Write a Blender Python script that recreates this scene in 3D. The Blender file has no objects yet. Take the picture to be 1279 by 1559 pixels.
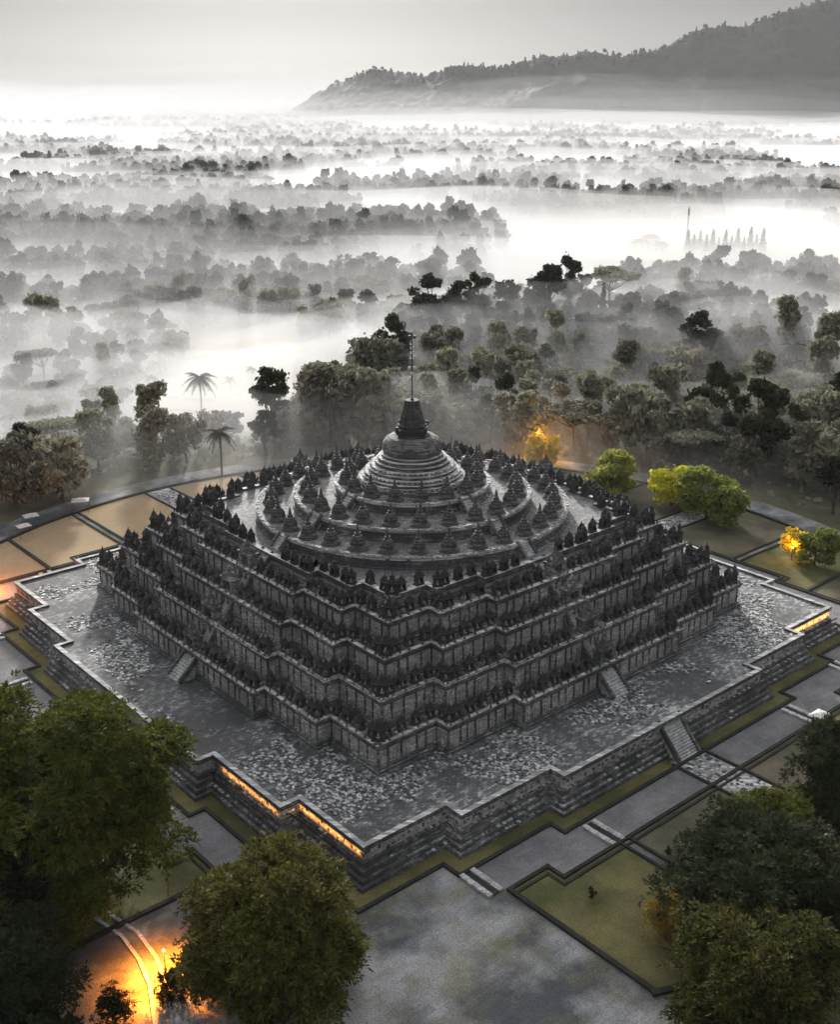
import bpy, math, random
import numpy as np
from math import sin, cos, pi, radians as R
from mathutils import Vector, Matrix

sc = bpy.context.scene
col = sc.collection
rng = np.random.default_rng(7)
random.seed(7)

# ------------------------------------------------------------------ camera
SUN_EL, SUN_AZ = R(17), R(-7)          # azimuth measured from +Y, negative = left of the view
cam_d = bpy.data.cameras.new('camera')
cam = bpy.data.objects.new('camera', cam_d); col.objects.link(cam)
cam.location = (1.3, -181.2, 86)
cam.rotation_euler = (R(90 - 20), 0, 0)
cam_d.sensor_fit = 'HORIZONTAL'; cam_d.sensor_width = 36
cam_d.lens = 36 * 1728 / 1279
cam_d.clip_start = 1; cam_d.clip_end = 30000
sc.camera = cam
sc.render.resolution_x, sc.render.resolution_y = 841, 1024

# ------------------------------------------------------------------ world, sun, exposure
w = bpy.data.worlds.new('World'); sc.world = w; w.use_nodes = True
nt = w.node_tree; nt.nodes.clear()
sky = nt.nodes.new('ShaderNodeTexSky'); sky.sky_type = 'NISHITA'
sky.sun_disc = False; sky.sun_elevation = SUN_EL; sky.sun_rotation = SUN_AZ
sky.air_density = 1.0; sky.dust_density = 4.0; sky.ozone_density = 2.0
hs = nt.nodes.new('ShaderNodeHueSaturation'); hs.inputs['Saturation'].default_value = 0.16
bg = nt.nodes.new('ShaderNodeBackground'); bg.inputs['Strength'].default_value = 0.075
wo = nt.nodes.new('ShaderNodeOutputWorld')
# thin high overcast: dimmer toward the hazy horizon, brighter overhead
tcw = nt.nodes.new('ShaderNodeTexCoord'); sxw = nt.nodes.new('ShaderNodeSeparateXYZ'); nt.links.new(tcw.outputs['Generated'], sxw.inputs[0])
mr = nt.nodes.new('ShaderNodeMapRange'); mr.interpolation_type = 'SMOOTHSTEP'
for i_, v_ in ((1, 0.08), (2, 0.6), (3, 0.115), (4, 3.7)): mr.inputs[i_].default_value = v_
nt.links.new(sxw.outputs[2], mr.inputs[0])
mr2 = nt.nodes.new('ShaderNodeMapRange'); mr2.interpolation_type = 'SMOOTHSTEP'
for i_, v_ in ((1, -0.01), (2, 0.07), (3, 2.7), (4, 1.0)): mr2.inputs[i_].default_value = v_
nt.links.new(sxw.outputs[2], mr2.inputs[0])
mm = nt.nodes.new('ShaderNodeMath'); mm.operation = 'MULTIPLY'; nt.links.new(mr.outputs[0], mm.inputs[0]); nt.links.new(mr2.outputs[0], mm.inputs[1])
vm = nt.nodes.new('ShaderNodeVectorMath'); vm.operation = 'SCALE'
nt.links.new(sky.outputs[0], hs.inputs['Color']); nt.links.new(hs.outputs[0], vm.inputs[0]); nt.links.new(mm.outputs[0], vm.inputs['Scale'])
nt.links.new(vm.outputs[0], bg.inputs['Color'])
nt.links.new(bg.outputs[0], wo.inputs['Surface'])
sd = bpy.data.lights.new('sun', 'SUN'); sd.energy = 5.0; sd.angle = R(4); sd.color = (1.0, 0.96, 0.91)
so = bpy.data.objects.new('sun', sd); col.objects.link(so)
sdir = Vector((sin(SUN_AZ) * cos(SUN_EL), cos(SUN_AZ) * cos(SUN_EL), sin(SUN_EL)))
so.rotation_euler = sdir.to_track_quat('Z', 'Y').to_euler(); so.location = (0, 0, 400)
sc.view_settings.view_transform = 'Standard'; sc.view_settings.look = 'None'
sc.view_settings.gamma = 1; sc.view_settings.exposure = 0.4
sc.cycles.use_denoising = True
sc.cycles.volume_bounces = 4
sc.cycles.max_bounces = 6; sc.cycles.diffuse_bounces = 2; sc.cycles.glossy_bounces = 2
sc.cycles.transmission_bounces = 3
sc.cycles.use_adaptive_sampling = True; sc.cycles.adaptive_threshold = 0.02
sc.cycles.sample_clamp_indirect = 6

# ------------------------------------------------------------------ materials
class NT:
    def __init__(s, name):
        s.m = bpy.data.materials.new(name); s.m.use_nodes = True
        s.t = s.m.node_tree; s.t.nodes.clear()
        s.out = s.t.nodes.new('ShaderNodeOutputMaterial')
    def n(s, typ, **kw):
        nd = s.t.nodes.new('ShaderNode' + typ)
        for k, v in kw.items(): setattr(nd, k, v)
        return nd
    def l(s, a, b): s.t.links.new(a, b)
    def math(s, op, a, b=None, clamp=False):
        nd = s.n('Math', operation=op, use_clamp=clamp)
        for i, v in enumerate((a, b)):
            if v is None: continue
            if isinstance(v, (int, float)): nd.inputs[i].default_value = v
            else: s.l(v, nd.inputs[i])
        return nd.outputs[0]
    def noise(s, vec, scale, detail=4, rough=0.6):
        nd = s.n('TexNoise'); nd.inputs['Scale'].default_value = scale
        nd.inputs['Detail'].default_value = detail; nd.inputs['Roughness'].default_value = rough
        s.l(vec, nd.inputs['Vector']); return nd.outputs['Fac']
    def ramp(s, f, pts):
        nd = s.n('ValToRGB'); cr = nd.color_ramp
        while len(cr.elements) < len(pts): cr.elements.new(0.5)
        for e, (p, c) in zip(cr.elements, pts):
            e.position = p; e.color = (c, c, c, 1) if isinstance(c, (int, float)) else (*c, 1)
        s.l(f, nd.inputs[0]); return nd.outputs[0]
    def mix(s, f, a, b, mode='MIX'):
        nd = s.n('Mix', data_type='RGBA', blend_type=mode)
        for i, v in ((0, f), (6, a), (7, b)):
            if isinstance(v, (int, float)): nd.inputs[i].default_value = v
            elif isinstance(v, tuple): nd.inputs[i].default_value = (*v, 1)
            else: s.l(v, nd.inputs[i])
        return nd.outputs[2]
    def bump(s, h, dist, strength=1.0):
        nd = s.n('Bump'); nd.inputs['Distance'].default_value = dist
        nd.inputs['Strength'].default_value = strength; s.l(h, nd.inputs['Height']); return nd.outputs[0]
    def bsdf(s, c, rough=0.85, normal=None, spec=0.3):
        p = s.n('BsdfPrincipled')
        if isinstance(c, tuple): p.inputs['Base Color'].default_value = (*c, 1)
        else: s.l(c, p.inputs['Base Color'])
        if isinstance(rough, (int, float)): p.inputs['Roughness'].default_value = rough
        else: s.l(rough, p.inputs['Roughness'])
        p.inputs['Specular IOR Level'].default_value = spec
        if normal is not None: s.l(normal, p.inputs['Normal'])
        s.l(p.outputs[0], s.out.inputs[0]); return s.m

def brick(k, vec, scale, sq=0.5, mortar=0.03):
    b = k.n('TexBrick'); b.inputs['Scale'].default_value = scale
    b.inputs['Color1'].default_value = (0, 0, 0, 1); b.inputs['Color2'].default_value = (1, 1, 1, 1)
    b.inputs['Mortar'].default_value = (0, 0, 0, 1)
    b.inputs['Mortar Size'].default_value = mortar; b.inputs['Brick Width'].default_value = 1.0
    b.inputs['Row Height'].default_value = sq; b.inputs['Bias'].default_value = 0.0
    k.l(vec, b.inputs['Vector']); return b

def stone(name, dark, light, patch_lo, patch_hi, vertical=True, spark=1.0, rough=0.8):
    """weathered volcanic block stone: courses, per-block tint, lichen patches"""
    k = NT(name); tc = k.n('TexCoord').outputs['Object']
    if vertical:
        sx = k.n('SeparateXYZ'); k.l(tc, sx.inputs[0])
        cx = k.n('CombineXYZ'); k.l(k.math('ADD', sx.outputs[0], sx.outputs[1]), cx.inputs[0]); k.l(sx.outputs[2], cx.inputs[1])
        vec = cx.outputs[0]
    else: vec = tc
    b = brick(k, vec, 1.6 if vertical else 1.25, 0.5, 0.035)
    big = k.noise(tc, 0.09, 4, 0.65); mid = k.noise(tc, 0.9, 5, 0.7); fine = k.noise(tc, 6, 3, 0.7)
    patch = k.ramp(k.math('ADD', k.math('MULTIPLY', big, 0.6), k.math('MULTIPLY', mid, 0.4)), [(patch_lo, 0.0), (patch_hi, 1.0)])
    blockv = k.ramp(b.outputs['Color'], [(0.35, 0.0), (0.95, 1.0)])
    f = k.math('MULTIPLY', patch, k.math('ADD', k.math('MULTIPLY', blockv, 0.85 * spark), 0.18), clamp=True)
    f = k.math('ADD', f, k.math('MULTIPLY', k.math('SUBTRACT', fine, 0.5), 0.25), clamp=True)
    c = k.mix(f, dark, light)
    c = k.mix(k.math('MULTIPLY', b.outputs['Fac'], 0.7), c, (0.02, 0.02, 0.02))
    moss = k.ramp(k.noise(tc, 0.22, 5, 0.7), [(0.50, 0.0), (0.72, 0.65)])
    c = k.mix(moss, c, (0.035, 0.038, 0.028))
    h = k.math('ADD', k.math('MULTIPLY', mid, 0.5), k.math('MULTIPLY', b.outputs['Color'], 0.25))
    h = k.math('SUBTRACT', h, k.math('MULTIPLY', b.outputs['Fac'], 0.35)); h = k.math('ADD', h, k.math('MULTIPLY', fine, 0.3))
    return k.bsdf(c, rough, k.bump(h, 0.25, 0.9))

M = {}
M['stone'] = stone('dark_stone', (0.07, 0.07, 0.072), (0.40, 0.39, 0.38), 0.43, 0.60)
M['relief'] = stone('carved_stone', (0.32, 0.315, 0.30), (0.78, 0.76, 0.73), 0.36, 0.60)
M['floor'] = stone('stone_floor', (0.075, 0.075, 0.078), (0.55, 0.55, 0.54), 0.43, 0.60, False)
M['tfloor'] = stone('round_terrace_floor', (0.12, 0.119, 0.117), (0.46, 0.455, 0.44), 0.38, 0.62, False)
M['rim'] = stone('pale_sunlit_stone', (0.22, 0.22, 0.22), (0.78, 0.77, 0.75), 0.28, 0.56)  # on rims and ledge tops the paleness is sunlight put into the colour
M['stupa'] = stone('stupa_stone', (0.075, 0.073, 0.070), (0.42, 0.41, 0.39), 0.40, 0.64)
k = NT('loose_block_stone'); rp = k.n('NewGeometry').outputs['Random Per Island']
tc = k.n('TexCoord').outputs['Object']
M['blocks'] = k.bsdf(k.mix(k.ramp(k.math('POWER', rp, 1.7), [(0.1, 0.0), (1.0, 1.0)]), (0.06, 0.06, 0.062), (0.62, 0.62, 0.60)), 0.75, k.bump(k.noise(tc, 5), 0.08))

def ground_mat(name, a, b, c2, s1=0.05, s2=0.4, rough=0.95, spec=0.08, lo=0.4, hi=0.62):
    k = NT(name); tc = k.n('TexCoord').outputs['Object']
    n1 = k.noise(tc, s1, 5, 0.6); n2 = k.noise(tc, s2, 6, 0.7); n3 = k.noise(tc, 5, 4, 0.7)
    c = k.mix(k.ramp(n1, [(lo, 0.0), (hi, 1.0)]), a, b)
    c = k.mix(k.ramp(n2, [(0.45, 0.0), (0.7, 0.7)]), c, c2)
    c = k.mix(k.ramp(n3, [(0.38, 0.0), (0.75, 0.75)]), c, (0.02, 0.02, 0.018))
    r = k.math('ADD', k.math('MULTIPLY', n1, 0.4), rough - 0.2)
    return k.bsdf(c, r, k.bump(k.math('ADD', n2, n3), 0.12, 0.8), spec)
M['ground'] = ground_mat('ground_cover', (0.10, 0.10, 0.055), (0.20, 0.18, 0.12), (0.06, 0.075, 0.035), 0.012, 0.08)
M['paving'] = ground_mat('mottled_reflection_paving', (0.115, 0.122, 0.133), (0.43, 0.43, 0.44), (0.22, 0.205, 0.09), 0.085, 0.14, 0.95, 0.05, 0.42, 0.60)  # pale blotches paint wet reflections into the colour; dark and olive ones are stains
def joints(mat, scale, dark=0.7):
    t = mat.node_tree; p = next(n for n in t.nodes if n.type == 'BSDF_PRINCIPLED'); src = p.inputs['Base Color'].links[0].from_socket
    tc = t.nodes.new('ShaderNodeTexCoord'); b = t.nodes.new('ShaderNodeTexBrick'); b.inputs['Scale'].default_value = scale
    b.inputs['Mortar Size'].default_value = 0.025; b.inputs['Brick Width'].default_value = 1.0; b.inputs['Row Height'].default_value = 0.6
    b.inputs['Color1'].default_value = (0.78, 0.78, 0.78, 1); b.inputs['Color2'].default_value = (1.1, 1.1, 1.1, 1); b.inputs['Mortar'].default_value = (dark, dark, dark, 1)
    t.links.new(tc.outputs['Object'], b.inputs['Vector']); m = t.nodes.new('ShaderNodeMix'); m.data_type = 'RGBA'; m.blend_type = 'MULTIPLY'; m.inputs[0].default_value = 0.55
    t.links.new(src, m.inputs[6]); t.links.new(b.outputs['Color'], m.inputs[7]); t.links.new(m.outputs[2], p.inputs['Base Color'])
M['terrace'] = ground_mat('grey_terrace', (0.20, 0.20, 0.208), (0.32, 0.30, 0.31), (0.14, 0.14, 0.14), 0.07, 0.3, 0.9, 0.08)
joints(M['terrace'], 0.7); joints(M['paving'], 0.55)
M['lawn'] = ground_mat('moss_lawn', (0.09, 0.10, 0.035), (0.23, 0.205, 0.085), (0.13, 0.105, 0.065), 0.10, 0.35)
M['lawn2'] = ground_mat('brown_lawn', (0.09, 0.088, 0.055), (0.20, 0.175, 0.12), (0.13, 0.12, 0.08), 0.10, 0.35)
M['tan'] = ground_mat('dry_lawn', (0.42, 0.31, 0.19), (0.52, 0.36, 0.22), (0.34, 0.30, 0.17), 0.05, 0.5)
M['rice'] = ground_mat('rice_stubble', (0.40, 0.34, 0.20), (0.50, 0.41, 0.25), (0.33, 0.31, 0.19), 0.02, 0.06)
M['path'] = ground_mat('pale_path', (0.42, 0.39, 0.34), (0.50, 0.47, 0.42), (0.35, 0.32, 0.28), 0.05, 0.4)
M['hill'] = ground_mat('wooded_slope', (0.020, 0.026, 0.020), (0.040, 0.045, 0.033), (0.012, 0.016, 0.012), 0.004, 0.03)
M['kerb'] = ground_mat('dark_kerb_stone', (0.035, 0.035, 0.033), (0.06, 0.058, 0.052), (0.03, 0.035, 0.02), 0.3, 1.0)
M['white'] = ground_mat('white_paint', (0.7, 0.7, 0.68), (0.8, 0.8, 0.78), (0.6, 0.6, 0.58), 1, 3)
M['step'] = ground_mat('pale_step_stone', (0.5, 0.5, 0.49), (0.78, 0.78, 0.76), (0.2, 0.2, 0.19), 0.8, 2.2)
M['roof'] = ground_mat('roof_tiles', (0.25, 0.2, 0.17), (0.35, 0.3, 0.27), (0.2, 0.18, 0.17), 0.2, 1)
M['metal'] = ground_mat('dark_metal', (0.06, 0.06, 0.06), (0.09, 0.09, 0.09), (0.05, 0.05, 0.05), 1, 4, 0.5, 0.5)
M['bark'] = ground_mat('bark', (0.10, 0.085, 0.07), (0.17, 0.15, 0.13), (0.06, 0.055, 0.045), 0.5, 2)
M['palebark'] = ground_mat('pale_bark', (0.35, 0.31, 0.27), (0.45, 0.41, 0.37), (0.25, 0.22, 0.19), 0.5, 2)

def leaf(name, a, b, trans=0.28):
    k = NT(name); g = k.n('NewGeometry').outputs['Random Per Island']; oi = k.n('ObjectInfo').outputs['Random']
    tc = k.n('TexCoord').outputs['Object']
    f = k.math('ADD', k.math('MULTIPLY', g, 0.45), k.math('MULTIPLY', k.noise(tc, 0.45, 4), 0.75))
    f = k.math('ADD', f, k.math('MULTIPLY', k.math('SUBTRACT', oi, 0.5), 0.45))
    c = k.mix(k.ramp(f, [(0.25, 0.0), (0.85, 1.0)]), a, b)
    p = k.n('BsdfPrincipled'); k.l(c, p.inputs['Base Color']); p.inputs['Roughness'].default_value = 0.85
    p.inputs['Specular IOR Level'].default_value = 0.08
    t = k.n('BsdfTranslucent'); k.l(c, t.inputs['Color'])
    mx = k.n('MixShader'); mx.inputs[0].default_value = trans
    k.l(p.outputs[0], mx.inputs[1]); k.l(t.outputs[0], mx.inputs[2]); k.l(mx.outputs[0], k.out.inputs[0])
    return k.m
M['leaf_near'] = leaf('leaves_olive', (0.010, 0.018, 0.005), (0.10, 0.11, 0.018))
M['leaf_near2'] = leaf('leaves_gold_tipped', (0.012, 0.017, 0.006), (0.145, 0.135, 0.03))
M['leaf_dark'] = leaf('leaves_dark_green', (0.008, 0.012, 0.007), (0.045, 0.055, 0.022))
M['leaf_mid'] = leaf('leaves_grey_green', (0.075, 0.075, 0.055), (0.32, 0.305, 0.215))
M['leaf_far'] = leaf('leaves_far_green', (0.035, 0.04, 0.033), (0.07, 0.075, 0.055))
M['leaf_yellow'] = leaf('leaves_yellow', (0.35, 0.38, 0.03), (0.75, 0.70, 0.06), 0.5)
M['leaf_lime'] = leaf('leaves_lime', (0.12, 0.15, 0.03), (0.30, 0.32, 0.08), 0.45)
M['leaf_amber'] = leaf('leaves_amber', (0.45, 0.30, 0.03), (0.85, 0.62, 0.07), 0.5)

M['leaf_gold'] = leaf('leaves_gold', (0.10, 0.075, 0.015), (0.42, 0.29, 0.05))
def emit(name, c, s):
    k = NT(name); e = k.n('Emission'); e.inputs[0].default_value = (*c, 1); e.inputs[1].default_value = s
    k.l(e.outputs[0], k.out.inputs[0]); return k.m
M['bulb'] = emit('warm_bulb', (1, 0.5, 0.1), 12)
def volume(name, c, dens, g):
    k = NT(name); v = k.n('VolumePrincipled'); v.inputs['Color'].default_value = (*c, 1)
    v.inputs['Density'].default_value = dens; v.inputs['Anisotropy'].default_value = g
    k.l(v.outputs[0], k.out.inputs['Volume']); return k.m

# ------------------------------------------------------------------ mesh helpers
def tag(o, label=None, cat=None, group=None, kind=None):
    if label: o['label'] = label
    if cat: o['category'] = cat
    if group: o['group'] = group
    if kind: o['kind'] = kind
    return o
def link(name, me, parent=None, loc=(0, 0, 0), rz=0.0):
    o = bpy.data.objects.new(name, me); col.objects.link(o)
    o.location = loc; o.rotation_euler = (0, 0, rz)
    if parent is not None: o.parent = parent
    return o
def empty(name, loc=(0, 0, 0), rz=0.0):
    o = link(name, None, None, loc, rz); o.empty_display_size = 1; return o

class MB:
    def __init__(s): s.v = []; s.f = []; s.mi = []; s.sm = []
    def add(s, vs, fs, m=0, smooth=False, mat=None):
        o = len(s.v)
        if mat is not None: vs = [tuple(mat @ Vector(p)) for p in vs]
        s.v += [tuple(p) for p in vs]
        s.f += [tuple(i + o for i in f) for f in fs]; s.mi += [m] * len(fs); s.sm += [smooth] * len(fs)
    def box(s, c, d, rz=0.0, m=0, top=None, mat=None):
        x, y, z = d[0] / 2, d[1] / 2, d[2] / 2
        tx, ty = (x, y) if top is None else (top[0] / 2, top[1] / 2)
        ps = [(-x, -y, -z), (x, -y, -z), (x, y, -z), (-x, y, -z), (-tx, -ty, z), (tx, -ty, z), (tx, ty, z), (-tx, ty, z)]
        ca, sa = cos(rz), sin(rz)
        vs = [(c[0] + p[0] * ca - p[1] * sa, c[1] + p[0] * sa + p[1] * ca, c[2] + p[2]) for p in ps]
        s.add(vs, [(0, 3, 2, 1), (4, 5, 6, 7), (0, 1, 5, 4), (1, 2, 6, 5), (2, 3, 7, 6), (3, 0, 4, 7)], m, mat=mat)
    def lathe(s, prof, n=12, c=(0, 0), m=0, smooth=False, caps=True, ph=0.0, mat=None, mis=None):
        vs = []; fs = []
        for r, z in prof:
            for i in range(n):
                a = 2 * pi * i / n + ph; vs.append((c[0] + r * cos(a), c[1] + r * sin(a), z))
        for j in range(len(prof) - 1):
            for i in range(n):
                i2 = (i + 1) % n; fs.append((j * n + i, j * n + i2, (j + 1) * n + i2, (j + 1) * n + i))
        if mis is None: s.add(vs, fs, m, smooth, mat)
        else:
            o = len(s.v); s.v += vs
            for j in range(len(prof) - 1):
                for i in range(n):
                    s.f.append(tuple(q + o for q in fs[j * n + i])); s.mi.append(mis[j]); s.sm.append(smooth)
        o = len(s.v) - len(vs)
        if caps:
            s.f.append(tuple(o + i for i in range(n - 1, -1, -1))); s.mi.append(m); s.sm.append(False)
            t = o + (len(prof) - 1) * n
            s.f.append(tuple(t + i for i in range(n))); s.mi.append(m if mis is None else mis[-1]); s.sm.append(False)
    def tube(s, pts, rad, n=6, m=0):
        vs = []; fs = []; pts = [Vector(p) for p in pts]
        for i, p in enumerate(pts):
            d = (pts[min(i + 1, len(pts) - 1)] - pts[max(i - 1, 0)]).normalized()
            a = d.orthogonal().normalized(); b = d.cross(a)
            for j in range(n):
                t = 2 * pi * j / n; vs.append(p + (a * cos(t) + b * sin(t)) * rad[i])
        for i in range(len(pts) - 1):
            for j in range(n):
                j2 = (j + 1) % n; fs.append((i * n + j, i * n + j2, (i + 1) * n + j2, (i + 1) * n + j))
        s.add(vs, fs, m, True)
    def mesh(s, name, mats):
        me = bpy.data.meshes.new(name); me.from_pydata(s.v, [], s.f)
        for mt in mats: me.materials.append(mt)
        me.polygons.foreach_set('material_index', s.mi); me.polygons.foreach_set('use_smooth', s.sm); me.update()
        return me
    def build(s, name, mats, parent=None, loc=(0, 0, 0), rz=0.0):
        return link(name, s.mesh(name, mats if isinstance(mats, list) else [mats]), parent, loc, rz)

def np_mesh(name, V, F, mats, smooth=False, mi=None):
    """V (n,3) float, F (m,k) int, all faces with k corners"""
    me = bpy.data.meshes.new(name); n, kk = len(F), F.shape[1]
    me.vertices.add(len(V)); me.vertices.foreach_set('co', V.astype(np.float32).ravel())
    me.loops.add(n * kk); me.loops.foreach_set('vertex_index', F.astype(np.int32).ravel())
    me.polygons.add(n); me.polygons.foreach_set('loop_start', np.arange(0, n * kk, kk, dtype=np.int32))
    me.polygons.foreach_set('use_smooth', np.full(n, smooth))
    for mt in mats: me.materials.append(mt)
    if mi is not None: me.polygons.foreach_set('material_index', mi.astype(np.int32))
    me.update(); me.validate(); return me
def grid_faces(nx, ny, off=0, flip=False):
    i = np.arange(nx - 1)[:, None] * ny + np.arange(ny - 1)[None, :]
    i = i.ravel() + off
    q = np.stack([i, i + ny, i + ny + 1, i + 1], 1)
    return q[:, ::-1] if flip else q

# value noise
class VN:
    def __init__(s, seed): s.g = np.random.default_rng(seed).random((256, 256))
    def __call__(s, x, y):
        xi = np.floor(x).astype(int); yi = np.floor(y).astype(int); fx = x - xi; fy = y - yi
        fx = fx * fx * (3 - 2 * fx); fy = fy * fy * (3 - 2 * fy); g = s.g
        a = g[xi % 256, yi % 256]; b = g[(xi + 1) % 256, yi % 256]; c = g[xi % 256, (yi + 1) % 256]; d = g[(xi + 1) % 256, (yi + 1) % 256]
        return (a * (1 - fx) + b * fx) * (1 - fy) + (c * (1 - fx) + d * fx) * fy
def fbm(vn, x, y, o=4):
    r = 0; a = 0.5
    for i in range(o): r = r + a * vn(x + 17.3 * i, y + 5.1 * i); x = x * 2.03; y = y * 2.03; a *= 0.5
    return r / (1 - 0.5 ** o)
vn1, vn2, vn3 = VN(1), VN(2), VN(3)
def sstep(t): t = np.clip(t, 0, 1); return t * t * (3 - 2 * t)

def H(x, y):
    """terrain height"""
    x = np.asarray(x, float); y = np.asarray(y, float); r = np.hypot(x, y)
    h = -12 * sstep((r - 104) / 80)
    out = sstep((r - 112) / 50)
    h = h + out * (21 * np.exp(-((x - 108) / 95) ** 2 - ((y - 235) / 75) ** 2)
                   + 10 * np.exp(-((x - 8) / 50) ** 2 - ((y - 235) / 60) ** 2)
                   + 8 * np.exp(-((x - 150) / 60) ** 2 - ((y - 60) / 90) ** 2)
                   + (fbm(vn1, x / 70, y / 70) - 0.5) * 4)
    return h

# ------------------------------------------------------------------ ground, hills
def axis(lo, hi, c, n, k):
    """non-uniform axis, dense round c"""
    t = np.linspace(np.arcsinh((lo - c) / k), np.arcsinh((hi - c) / k), n)
    return c + k * np.sinh(t)
xs = axis(-9000, 9000, 0, 240, 220); ys = axis(-1200, 9500, 60, 260, 260)
X, Y = np.meshgrid(xs, ys, indexing='ij')
V = np.stack([X, Y, H(X, Y) - 0.03], -1).reshape(-1, 3)
tag(link('ground', np_mesh('ground', V, grid_faces(len(xs), len(ys)), [M['ground']], True)), kind='structure')

# mountain ridge on the right, several kilometres away
px = np.array([-640, -430, -200, 0, 230, 420, 640, 900, 1060, 1200, 1330, 1480, 1600, 1900, 2400, 3200])
pz = np.array([-10, 112, 188, 180, 206, 222, 255, 270, 325, 350, 372, 418, 455, 520, 560, 500])
xs = np.linspace(-900, 3200, 520); ts = np.linspace(-1, 1, 90)
Xg, T = np.meshgrid(xs, ts, indexing='ij')
crest = np.interp(xs, px, pz)[:, None]
yc = np.interp(xs, [-900, 0, 1500, 3200], [5200, 4700, 4250, 3600])[:, None]
Yg = yc + T * 900
prof = np.where(T < 0, (1 + T) ** 1.15, (1 - T) ** 0.9)
ravine = (fbm(vn2, Xg / 260, Yg / 500, 5) - 0.5) * 110 * np.clip(1 - np.abs(T), 0, 1) ** 0.5 * np.clip(np.abs(T) * 4, 0, 1) ** 1
ravine = ravine * np.clip(crest / 300, 0.1, 1)
tree_n = (fbm(vn2, Xg / 170, Yg / 400, 3) - 0.5) * 60 * np.clip(crest / 200, 0, 1) + (vn3(Xg / 14, Yg / 14) ** 2) * 13 + (vn1(Xg / 45, Yg / 45)) * 10 - 10
Zg = -14 + (crest + 14) * prof + ravine + tree_n * np.clip(prof * 4, 0, 1)
V = np.stack([Xg, Yg, np.maximum(Zg, -13.5)], -1).reshape(-1, 3)
tag(link('mountain_ridge', np_mesh('mountain_ridge', V, grid_faces(520, 90), [M['hill']], True)), kind='structure')

# ------------------------------------------------------------------ redented square helper
def outline(c, d=0.0, s1=2.4, s2=4.4, r1=0.745, r2=0.435):
    """corner half-width c; projections s1,s2 start at r1*c, r2*c; offset d outward"""
    j1, j2 = r1 * c + d, r2 * c + d; C = c + d
    side = [(C, -C), (C, -j1), (C + s1, -j1), (C + s1, -j2), (C + s2, -j2), (C + s2, j2), (C + s1, j2), (C + s1, j1), (C, j1)]
    pts = []
    for q in range(4):
        a = q * pi / 2; ca, sa = round(cos(a)), round(sin(a))
        pts += [(p[0] * ca - p[1] * sa, p[0] * sa + p[1] * ca) for p in side]
    return pts
def loft(mb, c, prof, mats, **kw):
    rings = [outline(c, d, **kw) for d, z in prof]; n = len(rings[0]); base = len(mb.v)
    for ring, (d, z) in zip(rings, prof): mb.v += [(p[0], p[1], z) for p in ring]
    for j in range(len(prof) - 1):
        for i in range(n):
            i2 = (i + 1) % n
            mb.f.append((base + j * n + i, base + j * n + i2, base + (j + 1) * n + i2, base + (j + 1) * n + i))
            mb.mi.append(mats[j]); mb.sm.append(False)
def segs(c, d=0.0, **kw):
    p = outline(c, d, **kw)
    for i in range(len(p)):
        a, b = p[i], p[(i + 1) % len(p)]
        L = math.hypot(b[0] - a[0], b[1] - a[1]); yield a, b, L, i
def normal(a, b):
    L = math.hypot(b[0] - a[0], b[1] - a[1]); return ((b[1] - a[1]) / L, -(b[0] - a[0]) / L)

# ------------------------------------------------------------------ THE TEMPLE
TR = R(220.8)
temple = empty('temple', (0, 0, 0), TR)
tag(temple, 'huge dark stepped stone temple with round stupa terraces in the middle of the scene', 'temple')
ct, st = cos(TR), sin(TR)
def W(u, v, z=0.0): return (u * ct - v * st, u * st + v * ct, z)

PZ = 4.5
# base platform
mb = MB()
pk = dict(s1=2.8, s2=5.2)
loft(mb, 50.4, [(1.7, -0.4), (1.7, 0.55), (1.25, 0.6), (1.25, 1.2), (0.85, 1.25), (0.85, 2.0), (0.35, 2.05), (0.35, 2.75), (0.0, 2.8),
                (0.0, 4.1), (0.22, 4.2), (0.22, PZ + 0.35), (-0.5, PZ + 0.35), (-0.5, PZ), (-16, PZ)],
     [0, 2, 0, 2, 0, 2, 0, 2, 1, 0, 0, 3, 0, 2], **pk)
# dark vertical joints and dentils on the platform wall
for a, b, L, i in segs(50.4, 0.0, **pk):
    nx, ny = normal(a, b); rz = math.atan2(ny, nx)
    t = random.uniform(0.2, 0.8)
    while t < L - 0.2:
        hh = random.uniform(0.15, 0.6); tt = t / L
        mb.box((a[0] + (b[0] - a[0]) * tt + nx * 0.02, a[1] + (b[1] - a[1]) * tt + ny * 0.02, random.uniform(3.1, 3.9)), (random.uniform(0.08, 0.2), random.uniform(0.15, 0.5), hh), rz, random.choice((0, 1)))
        t += random.uniform(0.25, 0.9)
mb.build('base_platform', [M['stone'], M['relief'], M['floor'], M['rim']], temple)

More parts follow.
